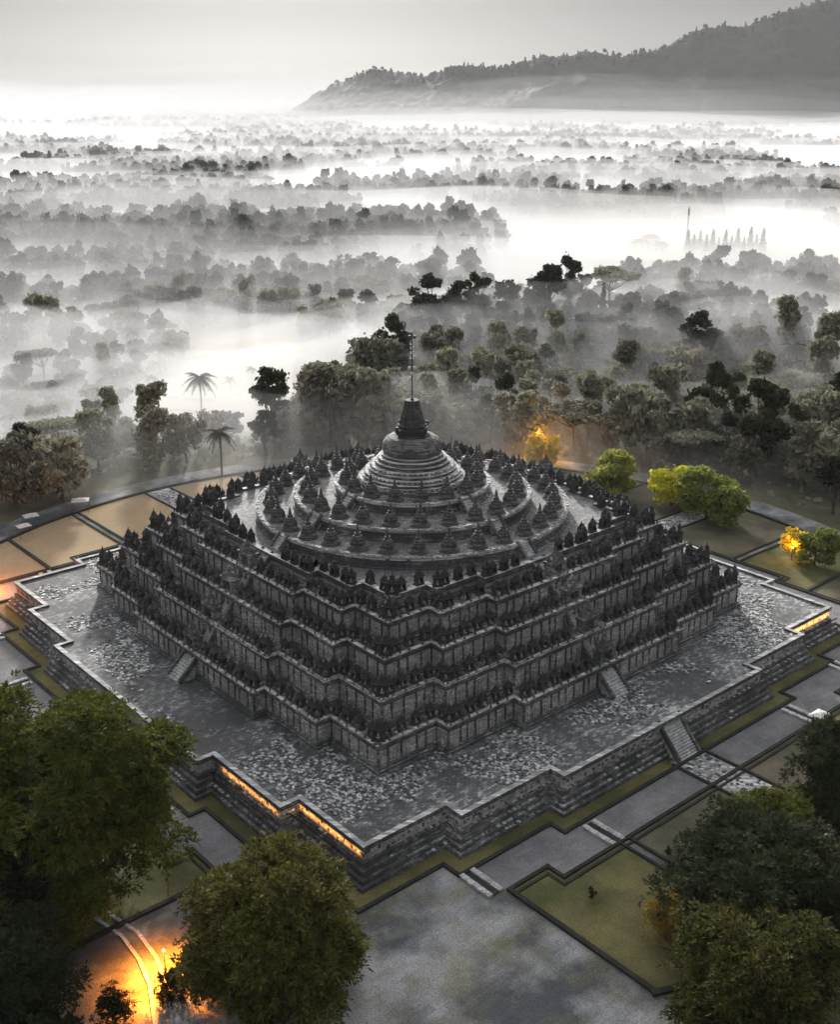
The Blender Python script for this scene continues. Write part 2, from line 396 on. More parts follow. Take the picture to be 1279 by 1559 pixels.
# random raised blocks on the platform and steps
def block_mesh(n, sampler, name, smin=0.35, smax=0.95):
    P = []
    while len(P) < n:
        u, v, z = sampler()
        if u is not None: P.append((u, v, z))
    P = np.array(P); m = len(P)
    w_ = rng.uniform(smin, smax, m); d_ = rng.uniform(smin, smax * 0.8, m); h_ = rng.uniform(0.04, 0.14, m)
    ang = rng.choice([0, pi / 2], m) + rng.normal(0, 0.08, m)
    cb = np.array([(-1, -1, 0), (1, -1, 0), (1, 1, 0), (-1, 1, 0), (-1, -1, 1), (1, -1, 1), (1, 1, 1), (-1, 1, 1)], float)
    x = cb[None, :, 0] * w_[:, None] / 2; y = cb[None, :, 1] * d_[:, None] / 2; z = cb[None, :, 2] * h_[:, None] - 0.02
    ca, sa = np.cos(ang)[:, None], np.sin(ang)[:, None]
    z = z + cb[None, :, 2] * (x * rng.normal(0, .06, (m, 1)) + y * rng.normal(0, .06, (m, 1)))
    V = np.stack([x * ca - y * sa + P[:, 0:1], x * sa + y * ca + P[:, 1:2], z + P[:, 2:3]], -1).reshape(-1, 3)
    fb = np.array([(4, 5, 6, 7), (0, 1, 5, 4), (1, 2, 6, 5), (2, 3, 7, 6), (3, 0, 4, 7)])
    F = (fb[None] + (np.arange(m) * 8)[:, None, None]).reshape(-1, 4)
    return np_mesh(name, V, F, [M['blocks']])
def samp_platform():
    u, v = rng.uniform(-53, 53, 2); a = max(abs(u), abs(v)); b = min(abs(u), abs(v))
    lim = 54.6 if b < 21 else (52.2 if b < 36.5 else 49.4)
    inn = 44.9 if b < 17.5 else (42.9 if b < 29.6 else 40.4)
    if a > lim or a < inn: return None, 0, 0
    if fbm(vn2, np.array(u / 7 + 40), np.array(v / 7 + 40), 3) < rng.uniform(0.49, 0.62): return None, 0, 0
    return u, v, PZ
o = link('raised_paving_block', block_mesh(11000, samp_platform, 'raised_paving_block', 0.2, 0.6), temple); o['kind'] = 'stuff'
def samp_steps():
    q = rng.integers(4); t = rng.uniform(-50, 50); k_ = rng.integers(4)
    s = 5.2 if abs(t) < 21 else (2.8 if abs(t) < 36.5 else 0)
    off = [1.47, 1.05, 0.6, 0.17][k_]; z = [0.55, 1.2, 2.0, 2.75][k_] + 0.03
    u, v = 50.4 + s + off, t
    if fbm(vn1, np.array(t / 6 + 9 * q), np.array(k_ * 3.0), 3) < rng.uniform(0.4, 0.6): return None, 0, 0
    ca, sa = [(1, 0), (0, 1), (-1, 0), (0, -1)][q]
    return u * ca - v * sa, u * sa + v * ca, z
o = link('worn_step_block', block_mesh(2200, samp_steps, 'worn_step_block', 0.25, 0.6), temple); o['kind'] = 'stuff'

# galleries
LC = [39.2, 35.7, 32.3, 28.9]
LF = [8.0, 11.7, 15.2, 18.4]
LVL5 = 20.45         # corridor floors
LB = [PZ, 8.0, 11.7, 15.2]
def finial(mb, x, y, z, s=1.0, m=0):
    mb.lathe([(0.34 * s, z), (0.36 * s, z + 0.18 * s), (0.27 * s, z + 0.45 * s), (0.10 * s, z + 0.62 * s), (0.03 * s, z + 1.05 * s)], 6, (x, y), m)
for c, f, zb in zip(LC, LF, LB):
    mb = MB(); zt = f + 0.9
    loft(mb, c, [(0.6, zb - 0.1), (0.6, zb + 0.4), (0.4, zb + 0.5), (0.4, zb + 0.75), (0, zb + 0.85), (0, zt - 1.25), (0.22, zt - 1.15), (0.22, zt - 0.95),
                 (0.45, zt - 0.85), (0.45, zt - 0.5), (0.65, zt - 0.4), (0.65, zt - 0.15), (0.15, zt), (-1.15, zt), (-1.15, f), (-4.2, f)],
         [0, 2, 0, 2, 1, 0, 0, 0, 0, 0, 0, 3, 0, 0, 2])
    for a, b, L, i in segs(c, 0.0):
        nx, ny = normal(a, b); rz = math.atan2(ny, nx); n = max(1, int(L / 1.7))
        for q in range(n + 1):
            t = min(1, max(0, (q + random.uniform(-0.25, 0.25) * (0 < q < n)) / n))
            cx_, cy_ = a[0] + (b[0] - a[0]) * t, a[1] + (b[1] - a[1]) * t
            mb.box((cx_ + nx * 0.06, cy_ + ny * 0.06, (zb + 0.85 + zt - 1.25) / 2), (0.22, 0.24, zt - zb - 2.12), rz, 0)
            if q < n:      # carved figures between the pilasters: low lumps of relief
                for g in range(3):
                    tt = t + (g + 0.8) / (n * 3.6); hh = random.uniform(0.5, zt - zb - 2.5)
                    mb.box((a[0] + (b[0] - a[0]) * tt + nx * 0.05, a[1] + (b[1] - a[1]) * tt + ny * 0.05, zb + 0.9 + hh / 2), (0.16, 0.26, hh), rz, 1)
            # antefix on the cornice
            if q % 1 == 0: mb.box((cx_ + nx * 0.42, cy_ + ny * 0.42, zt + 0.12), (0.22, 0.42, 0.5), rz, 0, (0.1, 0.08))
        n = max(1, int(L / 1.15))
        for q in range(n):
            t = (q + 0.5) / n; finial(mb, a[0] + (b[0] - a[0]) * t - nx * 0.3, a[1] + (b[1] - a[1]) * t - ny * 0.3, zt, random.choice((0.0001, 0.7, 0.85, 1.0, 1.25)))
    mb.build('gallery_wall', [M['stone'], M['relief'], M['floor'], M['rim']], temple)

# niches with seated statues, standing along every gallery wall
def niche_mb():
    m = MB()
    m.box((0, 0, 0.15), (1.15, 1.75, 0.3)); m.box((-0.32, 0, 0.95), (0.3, 1.4, 1.3))
    for s in (-1, 1): m.box((0.08, s * 0.55, 0.95), (0.8, 0.3, 1.3)); m.box((0.5, s * 0.72, 0.55), (0.14, 0.2, 0.5), 0, 0, (0.1, 0.12))
    m.box((0.1, 0, 1.68), (1.1, 1.75, 0.18)); m.box((0.05, 0, 1.9), (0.95, 1.4, 0.28), 0, 0, (0.85, 1.15))
    m.box((0.05, 0, 2.17), (0.75, 1.0, 0.28), 0, 0, (0.6, 0.75)); m.box((0.48, 0, 1.5), (0.12, 0.5, 0.35), 0, 0, (0.1, 0.2))
    m.lathe([(0.36, 2.3), (0.4, 2.42), (0.30, 2.68), (0.12, 2.8), (0.09, 2.95), (0.03, 3.3)], 8)
    for s in (-1, 1):
        m.lathe([(0.22, 1.76), (0.23, 1.9), (0.15, 2.1), (0.06, 2.2), (0.02, 2.5)], 6, (0.05, s * 0.68))
    return m
def statue_mb():
    m = MB()
    m.lathe([(0.36, 0.3), (0.38, 0.4), (0.30, 0.52), (0.19, 0.62), (0.21, 0.85), (0.17, 0.98), (0.07, 1.03), (0.10, 1.1), (0.115, 1.2), (0.08, 1.3), (0.02, 1.36)], 8, (0.05, 0), smooth=True)
    return m
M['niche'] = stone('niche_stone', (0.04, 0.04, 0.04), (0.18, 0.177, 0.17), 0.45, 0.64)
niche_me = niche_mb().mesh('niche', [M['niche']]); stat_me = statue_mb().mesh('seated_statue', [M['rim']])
spots = []
camw = Vector(cam.location)
for li, (c, f, kw_) in enumerate([(c_, f_, {}) for c_, f_ in zip(LC, LF)] + [(25.6, LVL5 - 0.6, dict(s1=2.2, s2=4.0))]):
    for a, b, L, i in segs(c, -0.5, **kw_):
        nx, ny = normal(a, b); rz = math.atan2(ny, nx); n = int(L / 2.25)
        if L > 2 and n == 0 and L > 2.6: n = 1
        for q in range(n):
            t = (q + 0.5) / n; u, v = a[0] + (b[0] - a[0]) * t, a[1] + (b[1] - a[1]) * t
            if min(abs(u), abs(v)) < 2.6: continue            # gateway
            spots.append((u, v, f + 0.9, rz, random.uniform(0.74, 0.84)))
    # corner groups stand higher
    o_ = outline(c, -0.55, **kw_)
    for i, p in enumerate(o_):
        if i % 9 in (0, 2, 4, 5, 7):
            spots.append((p[0], p[1], f + 0.9, math.atan2(p[1], p[0]), 1.05 if i % 9 == 0 else 0.85))
def nearness(s):
    x, y, z = W(s[0], s[1], s[2]); d = (Vector((x, y, z)) - camw).length
    facing = cos(s[3] + TR) * (camw.x - x) + sin(s[3] + TR) * (camw.y - y)
    return d + (60 if facing < 0 else 0)
spots.sort(key=nearness)
for s in spots[:98]:
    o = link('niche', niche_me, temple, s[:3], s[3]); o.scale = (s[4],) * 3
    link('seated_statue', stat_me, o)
def join_copies(mesh_mb, places, name, mat, parent):
    V0 = np.array(mesh_mb.v); base = mesh_mb.f; mb = MB()
    for (u, v, z, rz, sc_) in places:
        ca, sa = cos(rz) * sc_, sin(rz) * sc_; Vn = np.stack([V0[:, 0] * ca - V0[:, 1] * sa + u, V0[:, 0] * sa + V0[:, 1] * ca + v, V0[:, 2] * sc_ + z], -1)
        o = len(mb.v); mb.v += Vn.tolist(); mb.f += [tuple(i + o for i in f) for f in base]
    mb.mi = [0] * len(mb.f); mb.sm = [False] * len(mb.f)
    o = mb.build(name, mat, parent); o['kind'] = 'stuff'; return o
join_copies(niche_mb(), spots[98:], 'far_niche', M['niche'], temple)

# top plateau and circular terraces
mb = MB()
loft(mb, 25.3, [(0.5, 18.2), (0.5, 18.8), (0.3, 18.9), (0.05, 19.0), (0.05, 19.7), (0.4, 19.8), (0.4, 20.3), (0.55, 20.35), (0.55, 20.75), (-0.35, 20.75), (-0.35, 20.45), (-14, 20.45)],
     [0, 2, 0, 1, 0, 0, 0, 0, 3, 0, 2], s1=2.2, s2=4.0)
mb.build('upper_plateau', [M['stone'], M['relief'], M['tfloor'], M['rim']], temple)
def disc_terrace(rad, z0, z1):
    mb = MB(); n = 96
    mb.lathe([(rad + 0.35, z0 - 0.1), (rad + 0.35, z0 + 0.25), (rad, z0 + 0.3), (rad, z1 - 0.4), (rad + 0.25, z1 - 0.35), (rad + 0.25, z1 + 0.1), (rad - 0.45, z1 + 0.1), (rad - 0.45, z1), (rad - 9, z1)],
             n, mis=[0, 0, 0, 0, 3, 3, 0, 2])
    # jumbled rim stones
    for i in range(int(2 * pi * rad / 0.8)):
        a = i * 0.8 / rad + random.uniform(-0.006, 0.006)
        mb.box(((rad + random.uniform(-0.25, 0.1)) * cos(a), (rad + random.uniform(-0.25, 0.1)) * sin(a), z1 + 0.14), (random.uniform(0.3, 0.6), random.uniform(0.4, 0.75), random.uniform(0.06, 0.26)), a, 3)
    mb.build('round_terrace', [M['stone'], M['relief'], M['tfloor'], M['rim']], temple)
disc_terrace(26.1, 20.4, 22.3); disc_terrace(19.8, 22.3, 24.2); disc_terrace(12.9, 24.2, 25.9)

# small latticed stupas
def stupa_base():
    m = MB(); m.lathe([(1.85, 0), (1.85, 0.18), (1.65, 0.22), (1.72, 0.42), (1.5, 0.48), (1.55, 0.66), (1.38, 0.72), (1.38, 0.9), (1.0, 0.92)], 20); return m
def stupa_bell():
    m = MB(); pr = [(1.34, 0.9), (1.33, 1.15), (1.28, 1.4), (1.2, 1.65), (1.08, 1.9), (0.93, 2.15), (0.74, 2.38), (0.5, 2.52)]
    n = 28
    vs = [(r * cos(2 * pi * (i + 0.5 * (j % 2)) / n), r * sin(2 * pi * (i + 0.5 * (j % 2)) / n), z) for j, (r, z) in enumerate(pr) for i in range(n)]
    fs = []
    for j in range(len(pr) - 1):
        for i in range(n):
            if 0 < j < len(pr) - 2 and (i + j // 2) % 2 == 0 and j % 2 == 1: continue
            if 0 < j < len(pr) - 2 and (i + j // 2) % 2 == 1 and j % 2 == 0 and False: continue
            i2 = (i + 1) % n; fs.append((j * n + i, j * n + i2, (j + 1) * n + i2, (j + 1) * n + i))
    m.add(vs, fs, 0)
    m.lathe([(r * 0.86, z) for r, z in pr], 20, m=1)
    return m
def stupa_top():
    m = MB(); m.box((0, 0, 2.66), (0.78, 0.78, 0.34)); m.box((0, 0, 2.87), (0.9, 0.9, 0.1))
    m.lathe([(0.36, 2.92), (0.30, 3.4), (0.2, 3.9), (0.1, 4.35), (0.03, 4.5)], 8); return m
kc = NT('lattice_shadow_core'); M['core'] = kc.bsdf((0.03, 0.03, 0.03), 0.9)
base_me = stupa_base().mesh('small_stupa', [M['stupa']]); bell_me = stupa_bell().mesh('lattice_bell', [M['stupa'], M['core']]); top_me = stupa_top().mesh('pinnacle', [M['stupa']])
for rad, n, z in ((23.7, 32, 22.3), (17.6, 24, 24.2), (11.0, 16, 25.9)):
    for i in range(n):
        a = 2 * pi * (i + 0.5) / n + 0.02
        o = link('small_stupa', base_me, temple, (rad * cos(a), rad * sin(a), z), a); s = random.uniform(0.82, 0.9); o.scale = (s, s, s)
        link('lattice_bell', bell_me, o); link('pinnacle', top_me, o, (0, 0, 0), 0.0)
# main stupa
mb = MB()
mb.lathe([(9.2, 25.8), (9.2, 26.4), (8.9, 26.45), (8.9, 26.9), (8.3, 26.95), (8.45, 27.4), (7.9, 27.5), (7.9, 27.9), (7.3, 28.0), (7.45, 28.5), (6.9, 28.6), (6.9, 28.95),
          (6.2, 29.05), (6.3, 29.6), (5.7, 29.7), (5.75, 30.2), (5.1, 30.3), (5.2, 30.7), (4.75, 30.8)], 56, mis=[0, 3, 0, 3, 0, 3, 0, 3, 0, 3, 0, 3, 0, 3, 0, 3, 0, 3])
for rr, zz, n in ((8.95, 26.5, 64), (7.95, 27.6, 58), (6.95, 28.7, 50)):
    for i in range(n):
        a = 2 * pi * i / n; mb.box((rr * cos(a), rr * sin(a), zz + 0.1), (0.3, random.uniform(0.3, 0.7), random.uniform(0.2, 0.5)), a, 3)
ms = mb.build('main_stupa', [M['stupa'], M['relief'], M['floor'], M['rim']], temple)
mb = MB(); mb.lathe([(4.75, 30.7), (4.95, 31.1), (5.0, 31.6), (4.95, 32.2), (4.8, 32.7), (4.45, 33.15), (3.9, 33.5), (3.0, 33.75), (2.0, 33.8)], 48); mb.build('bell', M['stupa'], ms)
mb = MB(); mb.box((0, 0, 33.9), (4.4, 4.4, 0.7), R(45)); mb.box((0, 0, 34.45), (4.9, 4.9, 0.42), R(45)); mb.box((0, 0, 34.85), (5.2, 5.2, 0.4), R(45))
for q in range(4):
    a = R(90) + q * pi / 2; mb.box((3.25 * cos(a), 3.25 * sin(a), 35.2), (0.6, 0.6, 0.6), R(45), 0, (0.45, 0.45))
mb.build('square_crown', M['niche'], ms)
mb = MB(); mb.lathe([(2.5, 35.2), (2.5, 35.5), (2.2, 35.6), (1.2, 39.2), (1.3, 39.3), (1.2, 39.6), (0.3, 39.65)], 8, ph=R(10)); mb.build('spire', M['niche'], ms)
mb = MB(); mb.tube([(0, 0, 39.3), (0, 0, 50.0)], [0.15, 0.10], 6); mb.lathe([(0.28, 39.35), (0.28, 39.7), (0.1, 40.2)], 8, smooth=True)
for z_ in (46.4, 47.2, 48.0, 48.7): mb.box((0, 0, z_), (0.10, 0.8, 0.10), 0); mb.box((0, 0, z_ + 0.3), (0.8, 0.10, 0.10), 0)
rod = mb.build('lightning_rod', M['metal'], ms)
def ball(r): return [(r * sin(pi * t / 6), -r * cos(pi * t / 6)) for t in range(1, 6)]
for dx, z_, r_, mt in ((-0.40, 44.9, 0.34, 'white'), (0.40, 44.9, 0.34, 'white'), (0, 44.0, 0.34, 'white'), (-0.40, 50.0, 0.30, 'metal'), (0.40, 50.0, 0.30, 'metal'), (0.05, 49.2, 0.22, 'metal')):
    m2 = MB(); m2.lathe([(r, z + z_) for r, z in ball(r_)], 10, (dx * 0.75, -dx * 0.65), smooth=True)
    m2.tube([(0, 0, z_ - 0.1), (dx * 0.75, -dx * 0.65, z_)], [0.04, 0.04], 4); m2.build('insulator_ball', M[mt], rod)

# stairways and gateways on the four axes
def stairs(mb, u0, z0, u1, z1, wd):
    n = max(3, int((z1 - z0) / 0.3)); du = (u0 - u1) / n; dz = (z1 - z0) / n
    for i in range(n):
        uu = u0 - du * (i + 0.5); mb.box((uu, 0, (z0 + dz * (i + 1) + z0 - 0.2) / 2), (du * 1.02, wd, dz * (i + 1) + 0.2), 0, 1)
    for s in (-1, 1):
        L = math.hypot(u0 - u1, z1 - z0); a = math.atan2(z1 - z0, u0 - u1)
        m = Matrix.Translation(((u0 + u1) / 2, s * (wd / 2 + 0.2), (z0 + z1) / 2 + 0.25)) @ Matrix.Rotation(a, 4, 'Y')
        mb.box((0, 0, 0), (L, 0.38, 0.75), 0, 0, mat=m)
def gateway(u, z, s=1.0):
    m = MB()
    for k_ in (-1, 1): m.box((u, k_ * 1.35 * s, z + 1.3 * s), (1.5 * s, 0.8 * s, 2.6 * s))
    m.box((u, 0, z + 2.8 * s), (1.8 * s, 3.7 * s, 0.5 * s)); m.box((u, 0, z + 3.3 * s), (1.5 * s, 3.0 * s, 0.6 * s), 0, 0, (1.3 * s, 2.3 * s))
    m.box((u, 0, z + 3.9 * s), (1.2 * s, 2.0 * s, 0.6 * s), 0, 0, (0.9 * s, 1.2 * s))
    m.lathe([(0.6 * s, z + 4.1 * s), (0.62 * s, z + 4.4 * s), (0.3 * s, z + 4.8 * s), (0.05 * s, z + 5.6 * s)], 8, (u, 0))
    for k_ in (-1, 1): m.lathe([(0.3 * s, z + 3.0 * s), (0.25 * s, z + 3.5 * s), (0.04 * s, z + 4.2 * s)], 6, (u, k_ * 1.5 * s))
    return m
fl = [0.0, PZ] + LF + [20.45, 22.3, 24.2, 25.9]
edges = [58.8, 44.8, 41.0, 37.9, 34.8, 31.2, 26.9, 20.6, 13.6]
for q in range(4):
    fl_ = [(59.2, 0, 55.0, PZ + 0.02, 4.0), (46.9, PZ, 42.9, LF[0] + 0.02, 3.0)]
    fl_ += [(LC[k_ + 1] + 6.0, LF[k_], LC[k_ + 1] + 3.4, LF[k_ + 1] + 0.02, 2.2) for k_ in range(3)] + [(31.4, LF[3], 29.0, 20.47, 2.2)]
    fl_ += [(27.8, 20.45, 25.9, 22.32, 2.0), (21.5, 22.3, 19.6, 24.22, 2.0), (14.6, 24.2, 12.7, 25.92, 2.0)]
    for a_ in fl_:
        sm_ = MB(); stairs(sm_, *a_); sm_.build('stairway', [M['stone'], M['step']], temple, (0, 0, 0), q * pi / 2)
    for c, f in zip(LC, LF): gateway(c + 4.4 - 0.5, f + 0.3, 0.92).build('gateway', M['stone'], temple, (0, 0, 0), q * pi / 2)

# ------------------------------------------------------------------ precinct round the temple (kerbs, lawns, paving)
root_rot = TR
def sheet(name, poly, z, mat, label=None):
    me = bpy.data.meshes.new(name); me.from_pydata([(x, y, z) for x, y in poly], [], [tuple(range(len(poly)))]); me.materials.append(mat)
    o = link(name, me, None, (0, 0, 0), TR); tag(o, kind='structure'); return o
def band(name, po, pi_, z, mat):
    n = len(po); vs = [(x, y, z) for x, y in po] + [(x, y, z) for x, y in pi_]
    me = bpy.data.meshes.new(name); me.from_pydata(vs, [], [(i, (i + 1) % n, n + (i + 1) % n, n + i) for i in range(n)]); me.materials.append(mat)
    o = link(name, me, None, (0, 0, 0), TR); tag(o, kind='structure'); return o
circ = [(100 * cos(2 * pi * i / 96), 100 * sin(2 * pi * i / 96)) for i in range(96)]
sheet('precinct_paving', circ, 0.004, M['paving'])
ok = dict(s1=2.8, s2=5.2)
def kline(d): return outline(50.4, d, s1=2.8, s2=5.2)
# second kerb: its own jogs
def k2(d=0.0):
    side = [(62.7 + d, -62.7 - d), (62.7 + d, -32.3 - d), (65.3 + d, -32.3 - d), (65.3 + d, 32.3 + d), (62.7 + d, 32.3 + d)]
    pts = []
    for q in range(4):
        ca, sa = [(1, 0), (0, 1), (-1, 0), (0, -1)][q]; pts += [(p[0] * ca - p[1] * sa, p[0] * sa + p[1] * ca) for p in side]
    return pts
band('lawn_strip', kline(3.9), kline(1.2), 0.03, M['lawn'])
def kerb(mb, pts, closed=True, wd=0.5, h=0.32, z=0.0):
    n = len(pts)
    for i in range(n if closed else n - 1):
        a, b = pts[i], pts[(i + 1) % n]; L = math.hypot(b[0] - a[0], b[1] - a[1]); rz = math.atan2(b[1] - a[1], b[0] - a[0])
        mb.box(((a[0] + b[0]) / 2, (a[1] + b[1]) / 2, z + h / 2 - 0.02), (L + wd * (0.98 if i % 2 else 0.9), wd, h + (0.003 if i % 2 else 0)), rz)
mb = MB(); kerb(mb, kline(3.9)); tag(mb.build('inner_kerb', M['kerb'], None, (0, 0, 0), TR), kind='structure')
tpoly = k2(0); tpoly[4:6] = [(62.7, 32.3), (62.7, 39.0), (39.0, 39.0), (39.0, 62.7)]; sheet('grey_terrace', tpoly, 0.012, M['terrace'])
mb = MB()
for q in range(4):
    ca, sa = [(1, 0), (0, 1), (-1, 0), (0, -1)][q]
    for d_, wd_, h_ in ((0, 0.5, 0.32), (0.9, 0.35, 0.2)):
        t0_, t1_ = (-38.8 if q == 1 else -62.7 - d_), (38.8 if q == 0 else 62.7 + d_)
        P_ = [(62.7 + d_, t0_), (62.7 + d_, -32.3 - d_), (65.3 + d_, -32.3 - d_), (65.3 + d_, 32.3 + d_), (62.7 + d_, 32.3 + d_), (62.7 + d_, t1_)]
        kerb(mb, [(p[0] * ca - p[1] * sa, p[0] * sa + p[1] * ca) for p in P_], False, wd_, h_)
for q in range(4):
    ca, sa = [(1, 0), (0, 1), (-1, 0), (0, -1)][q]
    rot = lambda p: (p[0] * ca - p[1] * sa, p[0] * sa + p[1] * ca)
    for t in (38.8, -38.8): kerb(mb, [rot((63, t)), rot((83.4, t))], False, 0.6, 0.4)
    for t in (22.2, 20.6, -22.2, -20.6): kerb(mb, [rot((65.6, t)), rot((90, t))], False, 0.4, 0.3)
    for t in (3.2, -3.2): kerb(mb, [rot((59, t)), rot((92, t))], False, 0.4, 0.3)
tag(mb.build('outer_kerb', M['kerb'], None, (0, 0, 0), TR), kind='structure')
mb = MB(); kerb(mb, [(92.5 * cos(2 * pi * i / 120), 92.5 * sin(2 * pi * i / 120)) for i in [R(65.05) / (2 * pi) * 120] + list(range(22, 129))], False, 0.7, 0.42)
tag(mb.build('round_boundary_kerb', M['kerb'], None, (0, 0, 0), TR), kind='structure')
def arc(r, a0, a1, n=14): return [(r * cos(a0 + (a1 - a0) * i / n), r * sin(a0 + (a1 - a0) * i / n)) for i in range(n + 1)]
for q in range(4):
    ca, sa = [(1, 0), (0, 1), (-1, 0), (0, -1)][q]
    rot = lambda p: (p[0] * ca - p[1] * sa, p[0] * sa + p[1] * ca)
    dry = q in (3, )
    for s in (-1, 1):
        lo, hi = 22.5, 38.4; r = 92
        A = [(62.95, hi), (62.95, 32.5), (65.6, 32.5), (65.6, lo)] + [(math.sqrt(r * r - t * t), t) for t in np.linspace(lo, hi, 8)]
        sheet('lawn', [rot((x, y * s)) for x, y in A], 0.02, M['tan'] if dry else M['lawn'])
        B = [(65.6, 20.3), (65.6, 3.5)] + [(math.sqrt(r * r - t * t), t) for t in np.linspace(3.5, 20.3, 8)]
        sheet('lawn', [rot((x, y * s)) for x, y in B], 0.02, M['tan'] if dry else M['lawn2'])
        if q in (0, 3, 2):
            a1 = math.atan2(39.2, 83.2); Cc = [(63.2, 39.2), (83.2, 39.2)] + arc(92, a1, pi / 4, 8)[0:] + [(63.2, 63.2)]
            if not (q == 0 and s == 1): sheet('lawn', [rot((x, y * s)) for x, y in Cc], 0.02, M['tan'] if dry else M['lawn2'])
    sheet('stone_walk', [rot(p) for p in ((58, -2.8), (92, -2.8), (92, 2.8), (58, 2.8))], 0.05, M['rim'])
# loose blocks on the axial walk toward the viewer's right
def samp_walk():
    q = rng.integers(4); u = rng.uniform(58, 90); v = rng.uniform(-2.7, 2.7)
    ca, sa = [(1, 0), (0, 1), (-1, 0), (0, -1)][q]; return u * ca - v * sa, u * sa + v * ca, 0.05
o = link('walk_stone', block_mesh(1500, samp_walk, 'walk_stone', 0.25, 0.7), None, (0, 0, 0), TR); tag(o, kind='stuff', label='pale rough stones laid along the axial walks', cat='stones')

# pairs of short pale steps crossing the terrace
stepno = 0
where = {(0, 1): 'facing the big round tree', (0, -1): 'behind the big tree', (1, 1): 'nearest the viewer beside the wet paving', (1, -1): 'on the right side terrace', (2, 1): 'on the hidden far side', (2, -1): 'on the hidden right far side', (3, 1): 'left of the dry lawn', (3, -1): 'at the near end of the dry lawn'}
for q in range(4):
    for t, lo in ((40.4, 57.2), (22.2, 60.2), (-40.4, 57.2), (-22.2, 60.2)):
        x0, y0, _ = W(*[(1, 0), (0, 1), (-1, 0), (0, -1)][q], 0)
        m_ = MB(); L = 5.0
        for s in (-1, 1):
            for j in range(12): m_.box((L * (j + 0.5) / 12, s * 0.85, 0.12 + random.uniform(0, 0.06)), (L / 12 * 0.9, 0.7, 0.3), random.uniform(-.05, .05))
        for j in range(7): m_.box((L * (j + 0.5) / 7, 0, 0.05 + 0.012 * j), (L / 7 * 1.01, 0.9, 0.12), 0, 1)
        a = q * pi / 2
        px_, py_, _ = W(lo * cos(a) - t * sin(a), lo * sin(a) + t * cos(a))
        if q in (0, 1, 3):
            o = m_.build('garden_steps', [M['step'], M['kerb']], None, (px_, py_, 0.03), TR + a)
            side = {0: 'left front', 1: 'right front', 3: 'left rear'}[q]
            pos = {40.4: 'far left corner', 22.2: 'left of the middle walk', -22.2: 'right of the middle walk', -40.4: 'far right corner'}[t] if q != 1 else \
                  {40.4: 'nearest the viewer', 22.2: 'second from the viewer', -22.2: 'beyond the wide stone walk', -40.4: 'furthest right'}[t] if False else None
            nm = {(1, -40.4): 'pair of pale stone step strips nearest the viewer beside the mottled wet paving', (1, -22.2): 'second pair of pale step strips between grey terrace panels',
                  (1, 22.2): 'pale step strips on the grey terrace beyond the wide stone walk', (1, 40.4): 'pale step strips at the far right end of the grey terrace',
                  (0, 40.4): 'pale step strips behind the round gold-tipped tree', (0, 22.2): 'pale step strips left of the round gold-tipped tree', (0, -22.2): 'pale step strips behind the tall olive tree on the left',
                  (0, -40.4): 'pale step strips by the left corner of the temple base', (3, 40.4): 'bright step strips beside the orange-lit ground on the left', (3, 22.2): 'bright step strips by the middle of the dry tan lawn',
                  (3, -22.2): 'pale step strips mostly hidden behind the left temple corner', (3, -40.4): 'pale step strips hidden behind the temple on the left rear'}[(q, t)]
            tag(o, nm, 'steps', 'short pale steps crossing the terrace')

# ------------------------------------------------------------------ fields, path and low ground on the left
def drape(name, poly_xy, mat, dz=0.06, n=24):
    """strip given by two polylines (left/right) draped on the terrain"""
    A, B = poly_xy; t = np.linspace(0, 1, n)
    def samp(P): P = np.array(P, float); s = np.linspace(0, 1, len(P)); return np.stack([np.interp(t, s, P[:, 0]), np.interp(t, s, P[:, 1])], 1)
    a, b = samp(A), samp(B); m = 14; g = np.linspace(0, 1, m)[None, :, None]
    G = a[:, None] * (1 - g) + b[:, None] * g
    z = H(G[..., 0], G[..., 1]) + dz
    V = np.concatenate([G, z[..., None]], -1).reshape(-1, 3)
    return tag(link(name, np_mesh(name, V, grid_faces(n, m), [mat], True)), kind='structure')
drape('rice_field', ([(-38, 150), (-48, 260), (-60, 420), (-70, 560)], [(-92, 155), (-88, 260), (-108, 420), (-120, 560)]), M['rice'], 0.3, 60)
drape('farm_field', ([(80, 560), (110, 760)], [(330, 560), (300, 760)]), M['rice'], 0.3, 40)
drape('farm_field', ([(-380, 620), (-300, 900)], [(-100, 640), (-60, 900)]), M['rice'], 0.3, 40)
drape('path', ([(-140, 150), (-100, 108), (-84, 86)], [(-136, 154), (-96, 112), (-80, 90)]), M['path'], 0.25, 40)
mb = MB()
for i in range(7):
    y_ = 165 + i * 16 + random.uniform(-3, 3); p_ = [(-84 - 0.04 * (y_ - 150) + t * 8, y_ + 5 * math.sin(t * 1.3 + i) + t * 1.5) for t in range(6)]
    for a, b in zip(p_[:-1], p_[1:]):
        za = float(H(*a)) + 0.45; mb.box(((a[0] + b[0]) / 2, (a[1] + b[1]) / 2, za), (math.hypot(b[0] - a[0], b[1] - a[1]) + 0.2, 0.9, 0.5), math.atan2(b[1] - a[1], b[0] - a[0]))
tag(mb.build('field_bund', M['ground']), kind='structure')

